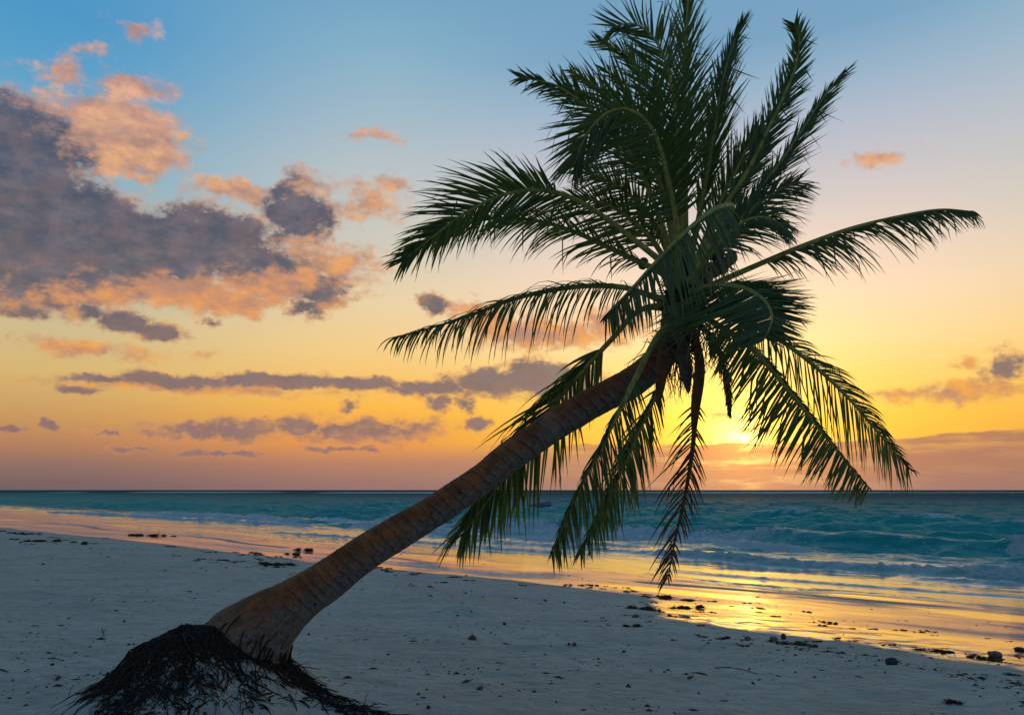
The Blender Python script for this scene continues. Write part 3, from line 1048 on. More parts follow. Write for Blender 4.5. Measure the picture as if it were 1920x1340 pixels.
G, DRY = 0, 1
FRONDS = [
    # points (photo x, y, depth offset), options, material
    ('upright inner', [(1278, 500, .4), (1250, 360, .5), (1212, 250, .55), (1172, 170, .55), (1135, 130, .5)], dict(L=95, roll=20, droop=.03, a0=42, a1=22, n=60), G),
    ('plume', [(1286, 490, .3), (1285, 340, .3), (1283, 200, .35), (1285, 90, .35), (1291, -10, .35), (1299, -90, .35)], dict(L=125, roll=20, droop=0, a0=30, a1=10, n=99, start=.18), G),
    ('crest', [(1277, 480, 0), (1273, 320, -.05), (1264, 194, -.1), (1253, 134, -.1), (1238, 92, -.1), (1217, 62, -.1), (1186, 45, -.1), (1150, 50, -.1)], dict(L=140, roll=10, droop=.0, a0=48, a1=34, n=94, start=.25, lb=1.05), G),
    ('back left', [(1272, 480, .35), (1256, 310, .45), (1226, 190, .5), (1182, 110, .5), (1120, 78, .5)], dict(n=74, L=92, roll=15, droop=.08, a0=40, a1=22, start=.3), G),
    ('back left', [(1268, 480, .3), (1232, 330, .35), (1172, 225, .4), (1122, 165, .4), (1073, 133, .4)], dict(n=69, L=84, roll=15, droop=.08, a0=40, a1=22, start=.3), G),
    ('left upper', [(1264, 490, .15), (1215, 350, .1), (1160, 255, .1), (1105, 203, .1), (1053, 166, .05), (1022, 154, 0), (976, 146, 0)], dict(L=88, roll=15, droop=.12, a0=42, a1=26, start=.3, n=112), G),
    ('left inner', [(1262, 500, .35), (1225, 415, .4), (1180, 365, .45), (1130, 335, .45), (1080, 318, .45)], dict(n=71, L=95, roll=20, droop=.2, a0=55, a1=30, start=.2), G),
    ('left inner', [(1262, 510, .3), (1215, 440, .35), (1160, 395, .4), (1110, 375, .4), (1050, 372, .4)], dict(n=67, L=85, roll=25, droop=.22, a0=50, a1=30, start=.2), G),
    ('right plume', [(1292, 500, .05), (1322, 350, .05), (1340, 250, 0), (1352, 170, 0), (1368, 105, .05), (1390, 45, .1)], dict(L=105, roll=35, droop=.0, a0=25, a1=9, n=124, start=.2, lb=1.15), G),
    ('right tall', [(1300, 500, -.15), (1355, 395, -.35), (1402, 322, -.45), (1440, 245, -.5), (1474, 172, -.5), (1493, 122, -.45), (1499, 72, -.45), (1490, 45, -.45)], dict(L=80, roll=35, droop=.0, a0=20, a1=36, n=132, start=.22), G),
    ('right outer', [(1305, 505, .3), (1395, 390, .4), (1458, 312, .5), (1505, 243, .5), (1545, 182, .5), (1582, 136, .5)], dict(L=92, roll=40, droop=.03, a0=26, a1=10, n=108, start=.25, lb=1.2, la=.7), G),
    ('right mass', [(1302, 500, .4), (1345, 390, .5), (1385, 310, .55), (1420, 240, .55)], dict(L=115, roll=25, droop=.05, a0=34, a1=18, start=.25, n=78), G),
    ('right mass', [(1304, 505, .2), (1368, 430, .3), (1418, 385, .35), (1458, 358, .35), (1498, 340, .3)], dict(L=125, roll=30, droop=.25, a0=52, a1=26, start=.2), G),
    ('right mass', [(1304, 515, -.05), (1352, 452, -.1), (1396, 415, -.15), (1436, 408, -.15), (1472, 425, -.1)], dict(L=115, roll=30, droop=.35, a0=55, a1=24, start=.2), G),
    ('right long', [(1300, 552, 0), (1345, 530, 0), (1420, 497, 0), (1500, 463, 0), (1590, 430, 0), (1680, 407, 0), (1760, 393, 0), (1822, 396, 0)], dict(db=(.62, .75, .6), da=(.9, .35, .6), L=105, roll=62, droop=.42, a0=42, a1=14, n=124, start=.27, la=.8, lb=1.1, wind=2.0), G),
    ('left second', [(1255, 515, .3), (1203, 493, .3), (1137, 462, .35), (1075, 434, .35), (1012, 415, .4), (949, 409, .4), (880, 418, .4), (815, 448, .4)], dict(L=115, roll=45, droop=.42, a0=48, a1=22, start=.12, n=108, wind=0), G),
    ('left big', [(1262, 508, -.05), (1215, 470, -.15), (1130, 405, -.2), (1065, 368, -.25), (1000, 356, -.3), (935, 368, -.3), (865, 404, -.3), (805, 449, -.3), (756, 488, -.3)], dict(L=140, roll=22, droop=.2, a0=52, a1=20, start=.14, n=108, lb=.95, sb=.46, wind=0, width=.021), G),
    ('left low', [(1258, 568, .1), (1205, 549, .1), (1165, 538, .1), (1100, 536, .1), (1030, 545, .1), (960, 562, .1), (890, 588, .1), (820, 611, .1), (742, 632, .1)], dict(da=(-.28, 1, .5), L=140, roll=55, droop=.85, a0=50, a1=13, start=.13, n=97, wind=0, ragged=.45), G),
    ('behind trunk', [(1262, 575, .3), (1215, 576, .3), (1185, 592, .3), (1150, 632, .3), (1095, 692, .3), (1040, 757, .35), (985, 832, .4), (930, 916, .45), (866, 1003, .45)], dict(da=(.02, 1, .55), db=(-.86, .5, .6), L=205, roll=20, droop=.42, a0=40, a1=15, start=.27, n=97, wind=0, lb=1.1, width=.027), G),
    ('low left', [(1262, 605, -.1), (1232, 632, -.2), (1197, 698, -.3), (1152, 788, -.4), (1110, 870, -.4), (1066, 958, -.4), (1034, 1036, -.35)], dict(da=(.45, .85, .5), db=(-.45, .85, .5), L=115, roll=25, droop=.5, a0=40, a1=12, start=.28, n=108, wind=0, la=1.15, lb=.55), G),
    ('low middle', [(1268, 615, .1), (1255, 680, .1), (1228, 742, .1), (1192, 820, .1), (1162, 890, .1), (1130, 955, .1), (1088, 1030, .1)], dict(da=(.4, .85, .5), db=(-.5, .85, .5), L=115, roll=25, droop=.45, a0=42, a1=14, start=.25, n=108, wind=0), G),
    ('hanging dry', [(1298, 620, -.1), (1309, 690, -.2), (1304, 780, -.25), (1296, 860, -.25), (1282, 940, -.25), (1266, 1010, -.25), (1253, 1082, -.25)], dict(db=(-.72, .7, .55), da=(.55, .75, .5), L=125, roll=15, droop=.28, a0=52, a1=12, start=.3, n=48, wind=0, la=.6, lb=1.0, ragged=.55, width=.016), DRY),
    ('right back low', [(1300, 575, .2), (1380, 600, .25), (1450, 630, .3), (1520, 680, .3), (1590, 745, .3), (1650, 815, .3), (1704, 880, .3)], dict(db=(-.05, 1, .55), da=(.95, .02, .45), L=150, roll=22, droop=.5, a0=52, a1=18, start=.18, n=97, wind=0, la=.62, lb=1.1), G),
    ('right front low', [(1296, 580, -.2), (1350, 612, -.4), (1412, 655, -.55), (1482, 735, -.6), (1546, 815, -.6), (1600, 880, -.55), (1632, 916, -.5)], dict(db=(-.62, .78, .7), da=(.5, .85, .5), L=118, roll=-12, droop=.12, a0=80, a1=22, start=.14, n=147, wind=0, la=.2, lb=1.05, width=.021), G),
    ('under crown', [(1292, 590, .3), (1340, 640, .35), (1362, 710, .35), (1368, 775, .3)], dict(L=50, roll=30, droop=.6, a0=40, a1=15, start=.2, n=53, wind=0), DRY),
    ('arch', [(1276, 530, -.1), (1268, 419, -.25), (1251, 327, -.4), (1232, 261, -.5), (1208, 223, -.55), (1177, 205, -.6), (1146, 208, -.65), (1119, 227, -.7), (1095, 261, -.7), (1077, 310, -.7)], dict(da=(-.42, .9, .45), L=165, roll=14, droop=.02, a0=58, a1=26, start=.24, n=147, la=1.0, lb=1.0, ragged=.12), G),
    ('folded right', [(1290, 548, -.1), (1340, 535, -.45), (1395, 540, -.75), (1432, 562, -.95), (1447, 590, -1.05), (1443, 615, -1.1), (1432, 638, -1.1)], dict(db=(-.93, .36, .8), da=(.96, .26, .75), L=170, roll=-5, droop=.0, a0=95, a1=55, start=.2, n=147, la=.62, lb=1.0, wind=0, width=.024, ragged=.15), G),
    ('front small', [(1296, 530, -.3), (1345, 440, -.7), (1374, 388, -1.0), (1340, 392, -1.3), (1290, 430, -1.5), (1230, 490, -1.6), (1180, 545, -1.65), (1134, 592, -1.65)], dict(da=(.5, .62, .55), db=(-.1, .9, .5), L=120, roll=-25, droop=.28, a0=48, a1=14, start=.42, n=108, la=1.0, lb=.4, wind=0, ragged=.12), G),
]
FRONTAL = {'arch', 'left big', 'left low', 'right long', 'right front low', 'right back low', 'folded right', 'front small',
           'low left', 'low middle', 'hanging dry', 'left upper', 'right tall'}


def build_fronds():
    made = []
    for i, (kind, pts, opt, mt) in enumerate(FRONDS):
        rv, rf, leaf = frond_geometry(pts, seed=i, **opt)
        made.append((kind, rv, rf, leaf, mt))
    # the 300 leaflets that show largest become objects of their own
    cand = []
    for i, (kind, rv, rf, leaf, mt) in enumerate(made):
        if kind in FRONTAL:
            for j, l in enumerate(leaf):
                cand.append((l[3], i, j))
    cand.sort(reverse=True)
    single = {(i, j) for _, i, j in cand[:300]}
    for i, (kind, rv, rf, leaf, mt) in enumerate(made):
        lm = M_LEAF_DRY if mt == DRY else M_LEAF
        fr = palm_part('frond', rv, rf, M_RACHIS_DRY if mt == DRY else M_RACHIS)
        if mt == DRY:
            fr['label'] = 'withered brown frond hanging from the crown'
        sp = Soup()
        for j, l in enumerate(leaf):
            if (i, j) in single:
                palm_part('leaflet', l[0], l[1], lm, fr, {'tone': np.full(len(l[0]), l[2])})
            else:
                sp.add(l[0] - np.array(PALM.location), l[1], l[2])
        o = sp.build('leaflets', lm, fr)
        o['kind'] = 'stuff'


build_fronds()


def spathe(pts, w, mat, label, name='spathe', depth=-.1):
    W = np.array([list(at(p[0], p[1], D0 + depth)) for p in pts])
    C, L = catmull(W, 26)
    u = np.linspace(0, 1, 26)
    r = w * D0 / F_PX * .5 * (np.sin(np.pi * np.clip(u * .88 + .1, 0, 1)) ** .8) * (1 - .1 * u) + .002
    r[-1] = .002
    V, F = tube(C, r, 12, (.02, 1, .1), True, .45)
    # a crease down the middle of the boat-shaped bract
    V = V.reshape(26, 12, 3)
    V[:, 3] = V[:, 3] * .6 + C[:, None, :][:, 0] * .4
    o = palm_part(name, V.reshape(-1, 3), F, mat)
    o['label'] = label


spathe([(1262, 572), (1267, 605), (1274, 650)], 24, M_SPATHE, 'grey dried flower bract hanging in front of the crown', depth=-.34)
spathe([(1277, 630), (1284, 680), (1291, 738)], 26, M_SPATHE, 'grey-brown dried flower bract hanging below the crown', depth=-.22)
spathe([(1306, 630), (1312, 690), (1304, 765), (1300, 830)], 20, M_SPATHE_RED, 'long red-brown dried bract hanging below the crown', depth=-.3)
spathe([(1244, 640), (1240, 700), (1234, 760)], 22, M_SPATHE_RED, 'dark brown bract hanging over the trunk', depth=-.26)
spathe([(1333, 628), (1334, 650), (1332, 672)], 10, M_SPATHE, 'small dried bract beside the crown', depth=-.1)
spathe([(1350, 545), (1395, 534), (1450, 546)], 16, M_SPATHE_RED, 'brown bract pointing right from the crown', depth=.1)


def crown_bits():
    rg = np.random.RandomState(12)
    # fibre round the heart of the crown
    sp = Soup()
    c = np.array(at(1284, 575, D0))
    for _ in range(420):
        a = rg.uniform(0, 6.28)
        h = rg.uniform(-.42, .36)
        rr = .14 * (1 - .5 * abs(h) / .5) + .015
        p0 = c + np.array([math.cos(a) * rr - .05 * (h < -.2), math.sin(a) * rr, h])
        d = np.array([math.cos(a) * .5 + rg.normal(0, .4), math.sin(a) * .5 + rg.normal(0, .4), rg.normal(-.2, .7)])
        d /= np.linalg.norm(d)
        n = 5
        P = [p0]
        for k in range(n - 1):
            d = d + rg.normal(0, .25, 3) + DOWN * .12
            d /= np.linalg.norm(d)
            P.append(P[-1] + d * rg.uniform(.02, .05))
        V, F = tube(np.array(P), np.linspace(.008, .003, n), 4, (.1, 1, .2), False, .5)
        sp.add(V - np.array(PALM.location), F, rg.rand())
    # sheath body
    C = np.array([list(at(*q)) for q in ((1262, 640, 7), (1276, 600, 7), (1284, 560, 7), (1286, 520, 7), (1288, 480, 7))])
    CC, _ = catmull(C, 24)
    r = np.interp(np.linspace(0, 1, 24), [0, .3, .6, 1], [.12, .17, .15, .05])
    V, F = tube(CC, r, 20)
    V = V + rg.normal(0, .012, V.shape)
    sp.add(V - np.array(PALM.location), F, .5)
    o = sp.build('fibre_sheath', M_FIBRE, PALM)
    o['label'] = 'matted brown fibre wrapped round the heart of the crown'
    # thin branching flower stalks hanging under the crown
    sp = Soup()
    for (px, py, dd, m) in ((1262, 640, .12, 46), (1272, 660, .05, 40), (1330, 630, .12, 26), (1225, 640, .2, 22), (1350, 500, .1, 22)):
        p0 = np.array(at(px, py, D0 + dd))
        for _ in range(m):
            d = np.array([rg.normal(0, .55), rg.normal(0, .4), rg.uniform(-1.2, -.2)])
            d /= np.linalg.norm(d)
            P = [p0 + rg.normal(0, .04, 3)]
            for k in range(7):
                d = d + rg.normal(0, .22, 3) + DOWN * .16
                d /= np.linalg.norm(d)
                P.append(P[-1] + d * rg.uniform(.04, .075))
            V, F = tube(np.array(P), np.linspace(.0045, .0018, 8), 4, (.1, 1, .2), False)
            sp.add(V - np.array(PALM.location), F, rg.rand())
    o = sp.build('flower_stalks', M_RACHIS_DRY, PALM)
    o['kind'] = 'stuff'
    o['label'] = 'tangle of thin dry flower stalks hanging under the crown'
    # coconuts
    base = None
    for (px, py, dd, k) in ((1316, 499, -.1, 1.0), (1336, 506, -.05, .95), (1353, 498, -.05, 1.05), (1268, 525, -.25, 1.0), (1250, 505, -.05, .9),
                            (1206, 494, .38, .75), (1345, 478, .05, .95), (1370, 484, .05, .9), (1325, 520, -.15, .85), (1310, 535, -.2, .8)):
        if base is None:
            th = np.linspace(0, math.pi, 11)
            ph = np.linspace(0, 2 * math.pi, 14, endpoint=False)
            V = []
            for t in th:
                rr = .062 * math.sin(t) ** .85
                for q in ph:
                    w = 1 + .05 * math.cos(3 * q)
                    V.append((rr * math.cos(q) * w, rr * math.sin(q) * w, .078 * math.cos(t)))
            o = mesh_obj('coconut', V, grid_faces(11, 14, True), M_COCONUT, PALM)
            base = o
        else:
            o = base.copy()
            COL.objects.link(o)
            o.parent = PALM
        o.location = at(px, py, D0 + dd) - PALM.location
        o.scale = (k, k, k)
        o.rotation_euler = (rg.uniform(-.5, .5), rg.uniform(-.5, .5), rg.uniform(0, 6))


crown_bits()


_gx = np.arange(-5.2, 1.0, .02)
_gy = np.arange(4.4, 9.0, .02)
_GZ = ground_z(*np.meshgrid(_gx, _gy, indexing='ij'))


def gz_fast(x, y):
    u = min(max((x + 5.2) / .02, 0), len(_gx) - 1.001)
    v = min(max((y - 4.4) / .02, 0), len(_gy) - 1.001)
    i, j = int(u), int(v)
    a, b = u - i, v - j
    return float((_GZ[i, j] * (1 - a) + _GZ[i + 1, j] * a) * (1 - b) + (_GZ[i, j + 1] * (1 - a) + _GZ[i + 1, j + 1] * a) * b)


def build_roots():
    rg = np.random.RandomState(21)
    off = np.array(PALM.location)
    col = np.array(at(462, 1216, 6.70))[:2]
    sp = Soup()
    thick = []

    def root(p, ang, length, r, lift):
        n = max(5, int(length / .06))
        P = []
        x, y = p
        a = ang
        for k in range(n):
            q = k / (n - 1.0)
            h = lift * math.sin(q * math.pi * rg.uniform(.8, 1.2)) + r * .5 - .016 * q ** 3
            P.append((x, y, gz_fast(x, y) + h))
            a += rg.normal(0, .38)
            # run downhill, away from the trunk
            out_a = math.atan2(y - MOUND[1], x - MOUND[0])
            da = (out_a - a + math.pi) % (2 * math.pi) - math.pi
            a += da * .13
            x += math.cos(a) * length / n
            y += math.sin(a) * length / n
        P = np.array(P)
        rr = np.linspace(r, r * .4, n)
        return tube(P, rr, 5, (.1, .2, 1), True)

    cnt = 0
    for i in range(9000):
        a = rg.uniform(0, 2 * math.pi)
        d = abs(rg.normal(0, .60)) + .02
        # denser on the seaward-left flank, bare sand lower on the right front
        px = MOUND[0] + math.cos(a) * d + rg.normal(0, .08)
        py = MOUND[1] + math.sin(a) * d * (1.3 if math.sin(a) < 0 else .8) + rg.normal(0, .08)
        if px > MOUND[0] + .5 and py > 7.35 - .95 * (px + 1.86) - .35:
            continue
        if math.hypot((px - MOUND[0]) / (.72 if px < MOUND[0] else 1.0), (py - MOUND[1]) / 1.15) > 1.0:
            continue
        right = sstep(px, MOUND[0] + .05, MOUND[0] + .6) * (1 - sstep(py, MOUND[1] - .25, MOUND[1] + .1))
        if rg.rand() < .72 * right:
            continue
        length = rg.uniform(.07, .26) if rg.rand() < .85 else rg.uniform(.25, .5)
        r = float(np.clip(rg.lognormal(math.log(.0042), .42), .002, .012))
        V, F = root((px, py), a + rg.normal(0, 1.1), length, r, rg.uniform(0, .035))
        if r > .0082 and cnt < 90:
            o = palm_part('root', V, F, M_ROOT)
            cnt += 1
        else:
            sp.add(V - off, F, rg.rand())
    # a trail of roots running out over the sand to the right of the mound
    for i in range(230):
        k = rg.rand() ** 1.1
        c = np.array([-1.86 + 1.05 * k, 7.02 - 1.02 * k]) + rg.normal(0, .05 + .03 * k, 2)
        V, F = root(c, math.atan2(-1.0, 1.0) + rg.normal(0, .45), rg.uniform(.12, .45), float(np.clip(rg.lognormal(math.log(.005), .35), .003, .010)), rg.uniform(0, .03))
        sp.add(V - off, F, rg.rand())
    # loops and stubs that stick up
    for i in range(60):
        k = rg.rand()
        c = np.array([-1.9 + 1.1 * k, 7.0 - 1.0 * k]) + rg.normal(0, .08, 2) if i < 30 else np.array(MOUND) + rg.normal(0, .5, 2)
        z = gz_fast(c[0], c[1])
        d = np.array([rg.normal(0, .6), rg.normal(0, .6), 1.0])
        P = [np.array([c[0], c[1], z - .01])]
        for q in range(6):
            d = d + rg.normal(0, .35, 3) + DOWN * .22
            d /= np.linalg.norm(d)
            P.append(P[-1] + d * rg.uniform(.012, .03))
        V, F = tube(np.array(P), np.linspace(.004, .002, 7), 4, (.1, .3, .2), False)
        sp.add(V - off, F, rg.rand())
    # the collar: roots springing from the rim of the swollen trunk base
    i0 = int(560 * .075)
    c0 = TRUNK[i0, :3]
    T, A, B = frames(TRUNK[:, :3], (0, 1, 0))
    for i in range(620):
        a = rg.uniform(0, 6.28)
        s = int(18 + 56 * rg.rand() ** 1.6)
        rr = TRUNK[s, 3] * rg.uniform(.93, 1.02)
        p = TRUNK[s, :3] + (math.cos(a) * A[s] + math.sin(a) * B[s]) * rr
        out = math.cos(a) * A[s] + math.sin(a) * B[s]
        d = -T[s] * .8 + out * .45
        P = [p]
        n = 7
        step = rg.uniform(.03, .055)
        for q in range(n - 1):
            d = d / np.linalg.norm(d) + rg.normal(0, .18, 3) + DOWN * .25
            d /= np.linalg.norm(d)
            nx = P[-1] + d * step
            gz = gz_fast(nx[0], nx[1]) + .004
            if nx[2] < gz:
                nx[2] = gz
            P.append(nx)
        V, F = tube(np.array(P), np.linspace(.0085, .004, n), 5, (.1, .2, 1), True)
        sp.add(V - off, F, rg.rand())
    o = sp.build('root_mat', M_ROOT, PALM)
    o['kind'] = 'stuff'
    o['label'] = 'mat of thin black roots spread over the sand mound'


build_roots()


# ------------------------------------------------------------------ boat
def build_boat():
    M_HULL = simple('boat_blue_paint', (.03, .13, .32), .45, .4, .25, 3)
    M_IN = simple('boat_inside', (.10, .17, .24), .7, .3, .3, 3)
    M_DARK = simple('outboard_black', (.02, .02, .025), .4, .5, .3, 6)
    M_RED = simple('boat_red_bench', (.20, .03, .02), .7, .3, .3, 5)
    k = ray(1000, 953)
    kk = -CAM_Z / k.z
    loc = Vector((k.x * kk, k.y * kk, 0.0))
    dist = loc.length
    bo = empty('motor_boat', loc)
    bo.rotation_euler = (0, math.radians(-3), math.radians(38))
    tag(bo, 'small blue open motor boat floating offshore behind the palm fronds', 'boat')
    n, m = 15, 9
    LEN = dist * 66 / F_PX / math.cos(math.radians(38))
    V = []
    for i in range(n):
        u = i / (n - 1.0)
        xx = (u - .5) * LEN
        half = .16 * LEN * (1 - max(0, (u - .35) / .65) ** 2.3) * (.86 + .14 * min(1, u / .35))
        sheer = .30 + .42 * u ** 2.2
        keel = -.18 + .34 * max(0, (u - .7) / .3) ** 2
        for j in range(m):
            a = (j / (m - 1.0) - .5) * math.pi
            V.append((xx + .10 * LEN * (max(0, u - .8) / .2) * (sheer) * .4, half * math.sin(a) ** 1 * (1 if abs(math.sin(a)) < .99 else 1.0),
                      keel + (sheer - keel) * (1 - math.cos(a)) ** .8))
    F = []
    for i in range(n - 1):
        for j in range(m - 1):
            a = i * m + j
            F.append((a, a + 1, a + m + 1, a + m))
    F.append(tuple(range(m)))
    h = mesh_obj('hull', V, F, M_HULL, bo)
    so = h.modifiers.new('thick', 'SOLIDIFY')
    so.thickness = .05
    # rails along both gunwales
    for sgn in (0, m - 1):
        P = np.array([V[i * m + sgn] for i in range(n)]) + np.array([0, 0, .02])
        tv, tf = tube(P, .035, 6, (0, 0, 1))
        mesh_obj('gunwale', tv, tf, M_IN, bo)

    def block(name, x, y, z, sx, sy, sz, mat):
        p = [(x + a * sx / 2, y + b * sy / 2, z + c * sz / 2) for a in (-1, 1) for b in (-1, 1) for c in (-1, 1)]
        q = [(0, 1, 3, 2), (4, 6, 7, 5), (0, 4, 5, 1), (2, 3, 7, 6), (0, 2, 6, 4), (1, 5, 7, 3)]
        ob = mesh_obj(name, p, q, mat, bo, False)
        bv = ob.modifiers.new('soft', 'BEVEL')
        bv.width = min(sx, sy, sz) * .2
        bv.segments = 2
        return ob
    for x in (-.22, .02, .24):
        block('bench', x * LEN, 0, .22, .28, .26 * LEN, .05, M_IN)
    block('cushion', .04 * LEN, 0, .36, .9, .5, .22, M_RED)
    # outboard motor tilted up at the stern
    mo = block('outboard_motor', -.5 * LEN - .12, 0, .62, .42, .36, .44, M_DARK)
    sv, sf = tube(np.array([(-.5 * LEN - .12, 0, .5), (-.5 * LEN - .22, 0, .1), (-.5 * LEN - .26, 0, -.3)]), [.09, .07, .05], 8, (0, 1, 0))
    mesh_obj('shaft', sv, sf, M_DARK, mo)
    hv, hf = tube(np.array([(-.5 * LEN + .05, 0, .75), (-.5 * LEN + .35, .06, .95), (-.5 * LEN + .62, .1, 1.15)]), [.07, .06, .05], 8, (0, 1, 0))
    mesh_obj('tiller', hv, hf, M_DARK, mo)


build_boat()


# ------------------------------------------------------------------ things lying on the sand
M_WEED = simple('seaweed', (.055, .030, .016), .85, .25, .55, 25)
M_WEED_Y = simple('seaweed_yellow', (.20, .20, .03), .8, .25, .4, 25)
M_STONE_D = simple('dark_stone', (.045, .055, .06), .8, .3, .35, 16)
M_STONE_P = simple('pale_stone', (.22, .17, .13), .9, .2, .4, 16)
M_WOOD = simple('driftwood', (.075, .05, .035), .9, .2, .4, 30)
M_HUSK = simple('coconut_husk', (.085, .045, .022), .9, .2, .5, 30)
M_RED = simple('red_shell', (.30, .055, .035), .6, .3, .4, 20)
M_BLUE = simple('blue_plastic', (.02, .06, .24), .4, .4, .2, 10)


def weed_mesh(seed, flat=.32):
    """a heap of tangled fronds with small bladders, about a metre across before scaling"""
    rg = np.random.RandomState(seed)
    sp = Soup()
    lobes = [(rg.normal(0, .28), rg.normal(0, .12)) for _ in range(5)]
    for i in range(120):
        cx, cy = lobes[rg.randint(5)]
        p = np.array([cx + rg.normal(0, .10), cy + rg.normal(0, .06), max(0, rg.normal(.06, .05)) * flat / .3])
        d = np.array([rg.normal(0, 1), rg.normal(0, .6), rg.normal(.05, .25)])
        P = [p]
        for k in range(3):
            d = d / np.linalg.norm(d) + rg.normal(0, .6, 3) * np.array([1, 1, .5])
            d /= np.linalg.norm(d)
            q = P[-1] + d * rg.uniform(.025, .06)
            q[2] = max(q[2], -.01)
            P.append(q)
        V, F = tube(np.array(P), rg.uniform(.008, .024), 4, (.2, .1, 1), False, .5)
        sp.add(V, F, rg.rand())
    for (cx, cy) in lobes:                      # the packed middle of each lobe
        th = np.linspace(.12, math.pi / 2, 5)
        V = []
        for t in th:
            for q in np.linspace(0, 2 * math.pi, 10, endpoint=False):
                w = rg.uniform(.75, 1.2)
                V.append((cx + .15 * math.sin(t) * math.cos(q) * w, cy + .09 * math.sin(t) * math.sin(q) * w, (.16 * math.cos(t) * flat / .3 - .01) * rg.uniform(.7, 1.1)))
        sp.add(np.array(V), [tuple(f) for f in grid_faces(5, 10, True)] + [tuple(range(10))], .5)
    return sp


WEEDS = []
for k in range(7):
    o = weed_mesh(50 + k).build('seaweed_clump', M_WEED)
    WEEDS.append(o)
weed_used = [False] * 7
wr = random.Random(5)


def put_weed(px, py, wpx, label, group, mat=None, hz=1.0):
    p = on_ground(px, py)
    dist = (p - Vector((0, 0, CAM_Z))).length
    k = wr.randrange(7)
    if not weed_used[k] and mat is None:
        o = WEEDS[k]
        weed_used[k] = True
    else:
        o = WEEDS[k].copy()
        if mat is not None:
            o.data = o.data.copy()
            o.data.materials.clear()
            o.data.materials.append(mat)
        COL.objects.link(o)
    s = wpx * dist / F_PX * .95
    o.location = (p.x, p.y, p.z - .004)
    o.scale = (s, s * wr.uniform(1.0, 1.7), s * .55 * hz)
    o.rotation_euler = (0, 0, wr.uniform(-.35, .35) + (math.pi if wr.random() < .5 else 0))
    tag(o, label, 'seaweed', group)
    return o


# clumps one can find by their place
for px, py, w, lab in (
        (1240, 1120, 60, 'largest dark seaweed heap at the left end of the golden wet sand'),
        (1287, 1125, 26, 'oblong seaweed clump lying in the golden wet sand right of the largest heap'),
        (1278, 1138, 56, 'long seaweed strand heap on the near edge of the golden wet sand'),
        (1210, 1143, 70, 'long dark seaweed bank on dry sand just left of the golden wet sand'),
        (1190, 1175, 34, 'compact seaweed heap on dry sand below the long seaweed bank'),
        (1362, 1195, 32, 'brown seaweed clump at the dry edge below the brightest golden reflection'),
        (1262, 1198, 16, 'lone small seaweed tuft between two larger heaps near the golden edge'),
        (1530, 1202, 26, 'brown seaweed mound rightmost of the heaps below the golden reflection'),
        (1500, 1208, 60, 'flat spread of seaweed scraps left of the brown seaweed mound'),
        (1392, 1211, 22, 'reddish seaweed lump below the brown clump on the dry sand'),
        (1760, 1222, 60, 'thin line of seaweed along the wet edge right of the dark round stone'),
        (1840, 1233, 34, 'seaweed clump directly left of the pale rock at the right water edge'),
        (1900, 1262, 30, 'seaweed scrap at the far right on dry sand'),
        (1790, 1318, 34, 'flat yellow-brown seaweed patch on sand in the lower right corner'),
        (500, 1058, 50, 'dark seaweed line left of the leaning trunk, nearest to the trunk'),
        (545, 1060, 46, 'dark seaweed heap touching the view of the trunk on its left side'),
        (575, 1031, 36, 'seaweed heap in the shining wet sand just left of the trunk'),
        (552, 1039, 30, 'seaweed scrap in wet sand below the heap left of the trunk'),
        (75, 1015, 44, 'dark seaweed tangle by the left border below the wet sand'),
        (270, 1004, 46, 'seaweed row on the far wet sand left, beside the bright puddle'),
        (295, 1004, 26, 'seaweed clump at the right end of the far seaweed row'),
        (327, 1005, 14, 'single round seaweed clump right of the far seaweed row'),
        (830, 1092, 22, 'seaweed lump on the dry edge right of the trunk'),
        (980, 1097, 16, 'small seaweed lump on the dry edge at the middle of the beach')):
    put_weed(px, py, w, lab, None, None, 1.2 if w < 40 else .9)
put_weed(137, 1017, 16, 'yellow-green seaweed tuft beside the brown husk on the left', None, M_WEED_Y, 2.0)
put_weed(178, 1019, 30, 'flat yellow-green seaweed smear right of the brown husk', None, M_WEED_Y, .5)
put_weed(328, 1042, 18, 'faint yellow-green seaweed tuft on open sand left of the trunk', None, M_WEED_Y, .7)


def ordinal(n):
    return '%d%s' % (n, 'th' if 10 <= n % 100 <= 20 else {1: 'st', 2: 'nd', 3: 'rd'}.get(n % 10, 'th'))


def scatter(n, spots, lab, group):
    """scraps in a band of the beach; each is told apart by its size and its place in the row"""
    got = []
    for _ in range(n):
        (x0, y0), (x1, y1), jit = spots[wr.randrange(len(spots))]
        k = wr.random()
        px = x0 + (x1 - x0) * k + wr.gauss(0, jit * 1.6)
        py = y0 + (y1 - y0) * k + abs(wr.gauss(0, jit * .45)) - jit * .2
        w = wr.uniform(8, 21)
        got.append((px, w, put_weed(px, py, w, lab, group, None, 1.0)))
    got.sort(key=lambda q: q[0])
    for i, (px, w, o) in enumerate(got):
        size = 'tiny' if w < 12 else 'small' if w < 17 else 'broader'
        place = ordinal(i + 1) + ' from the left' if i < n / 2 else ordinal(n - i) + ' from the right'
        o['label'] = '%s %s, %s' % (size, lab, place)


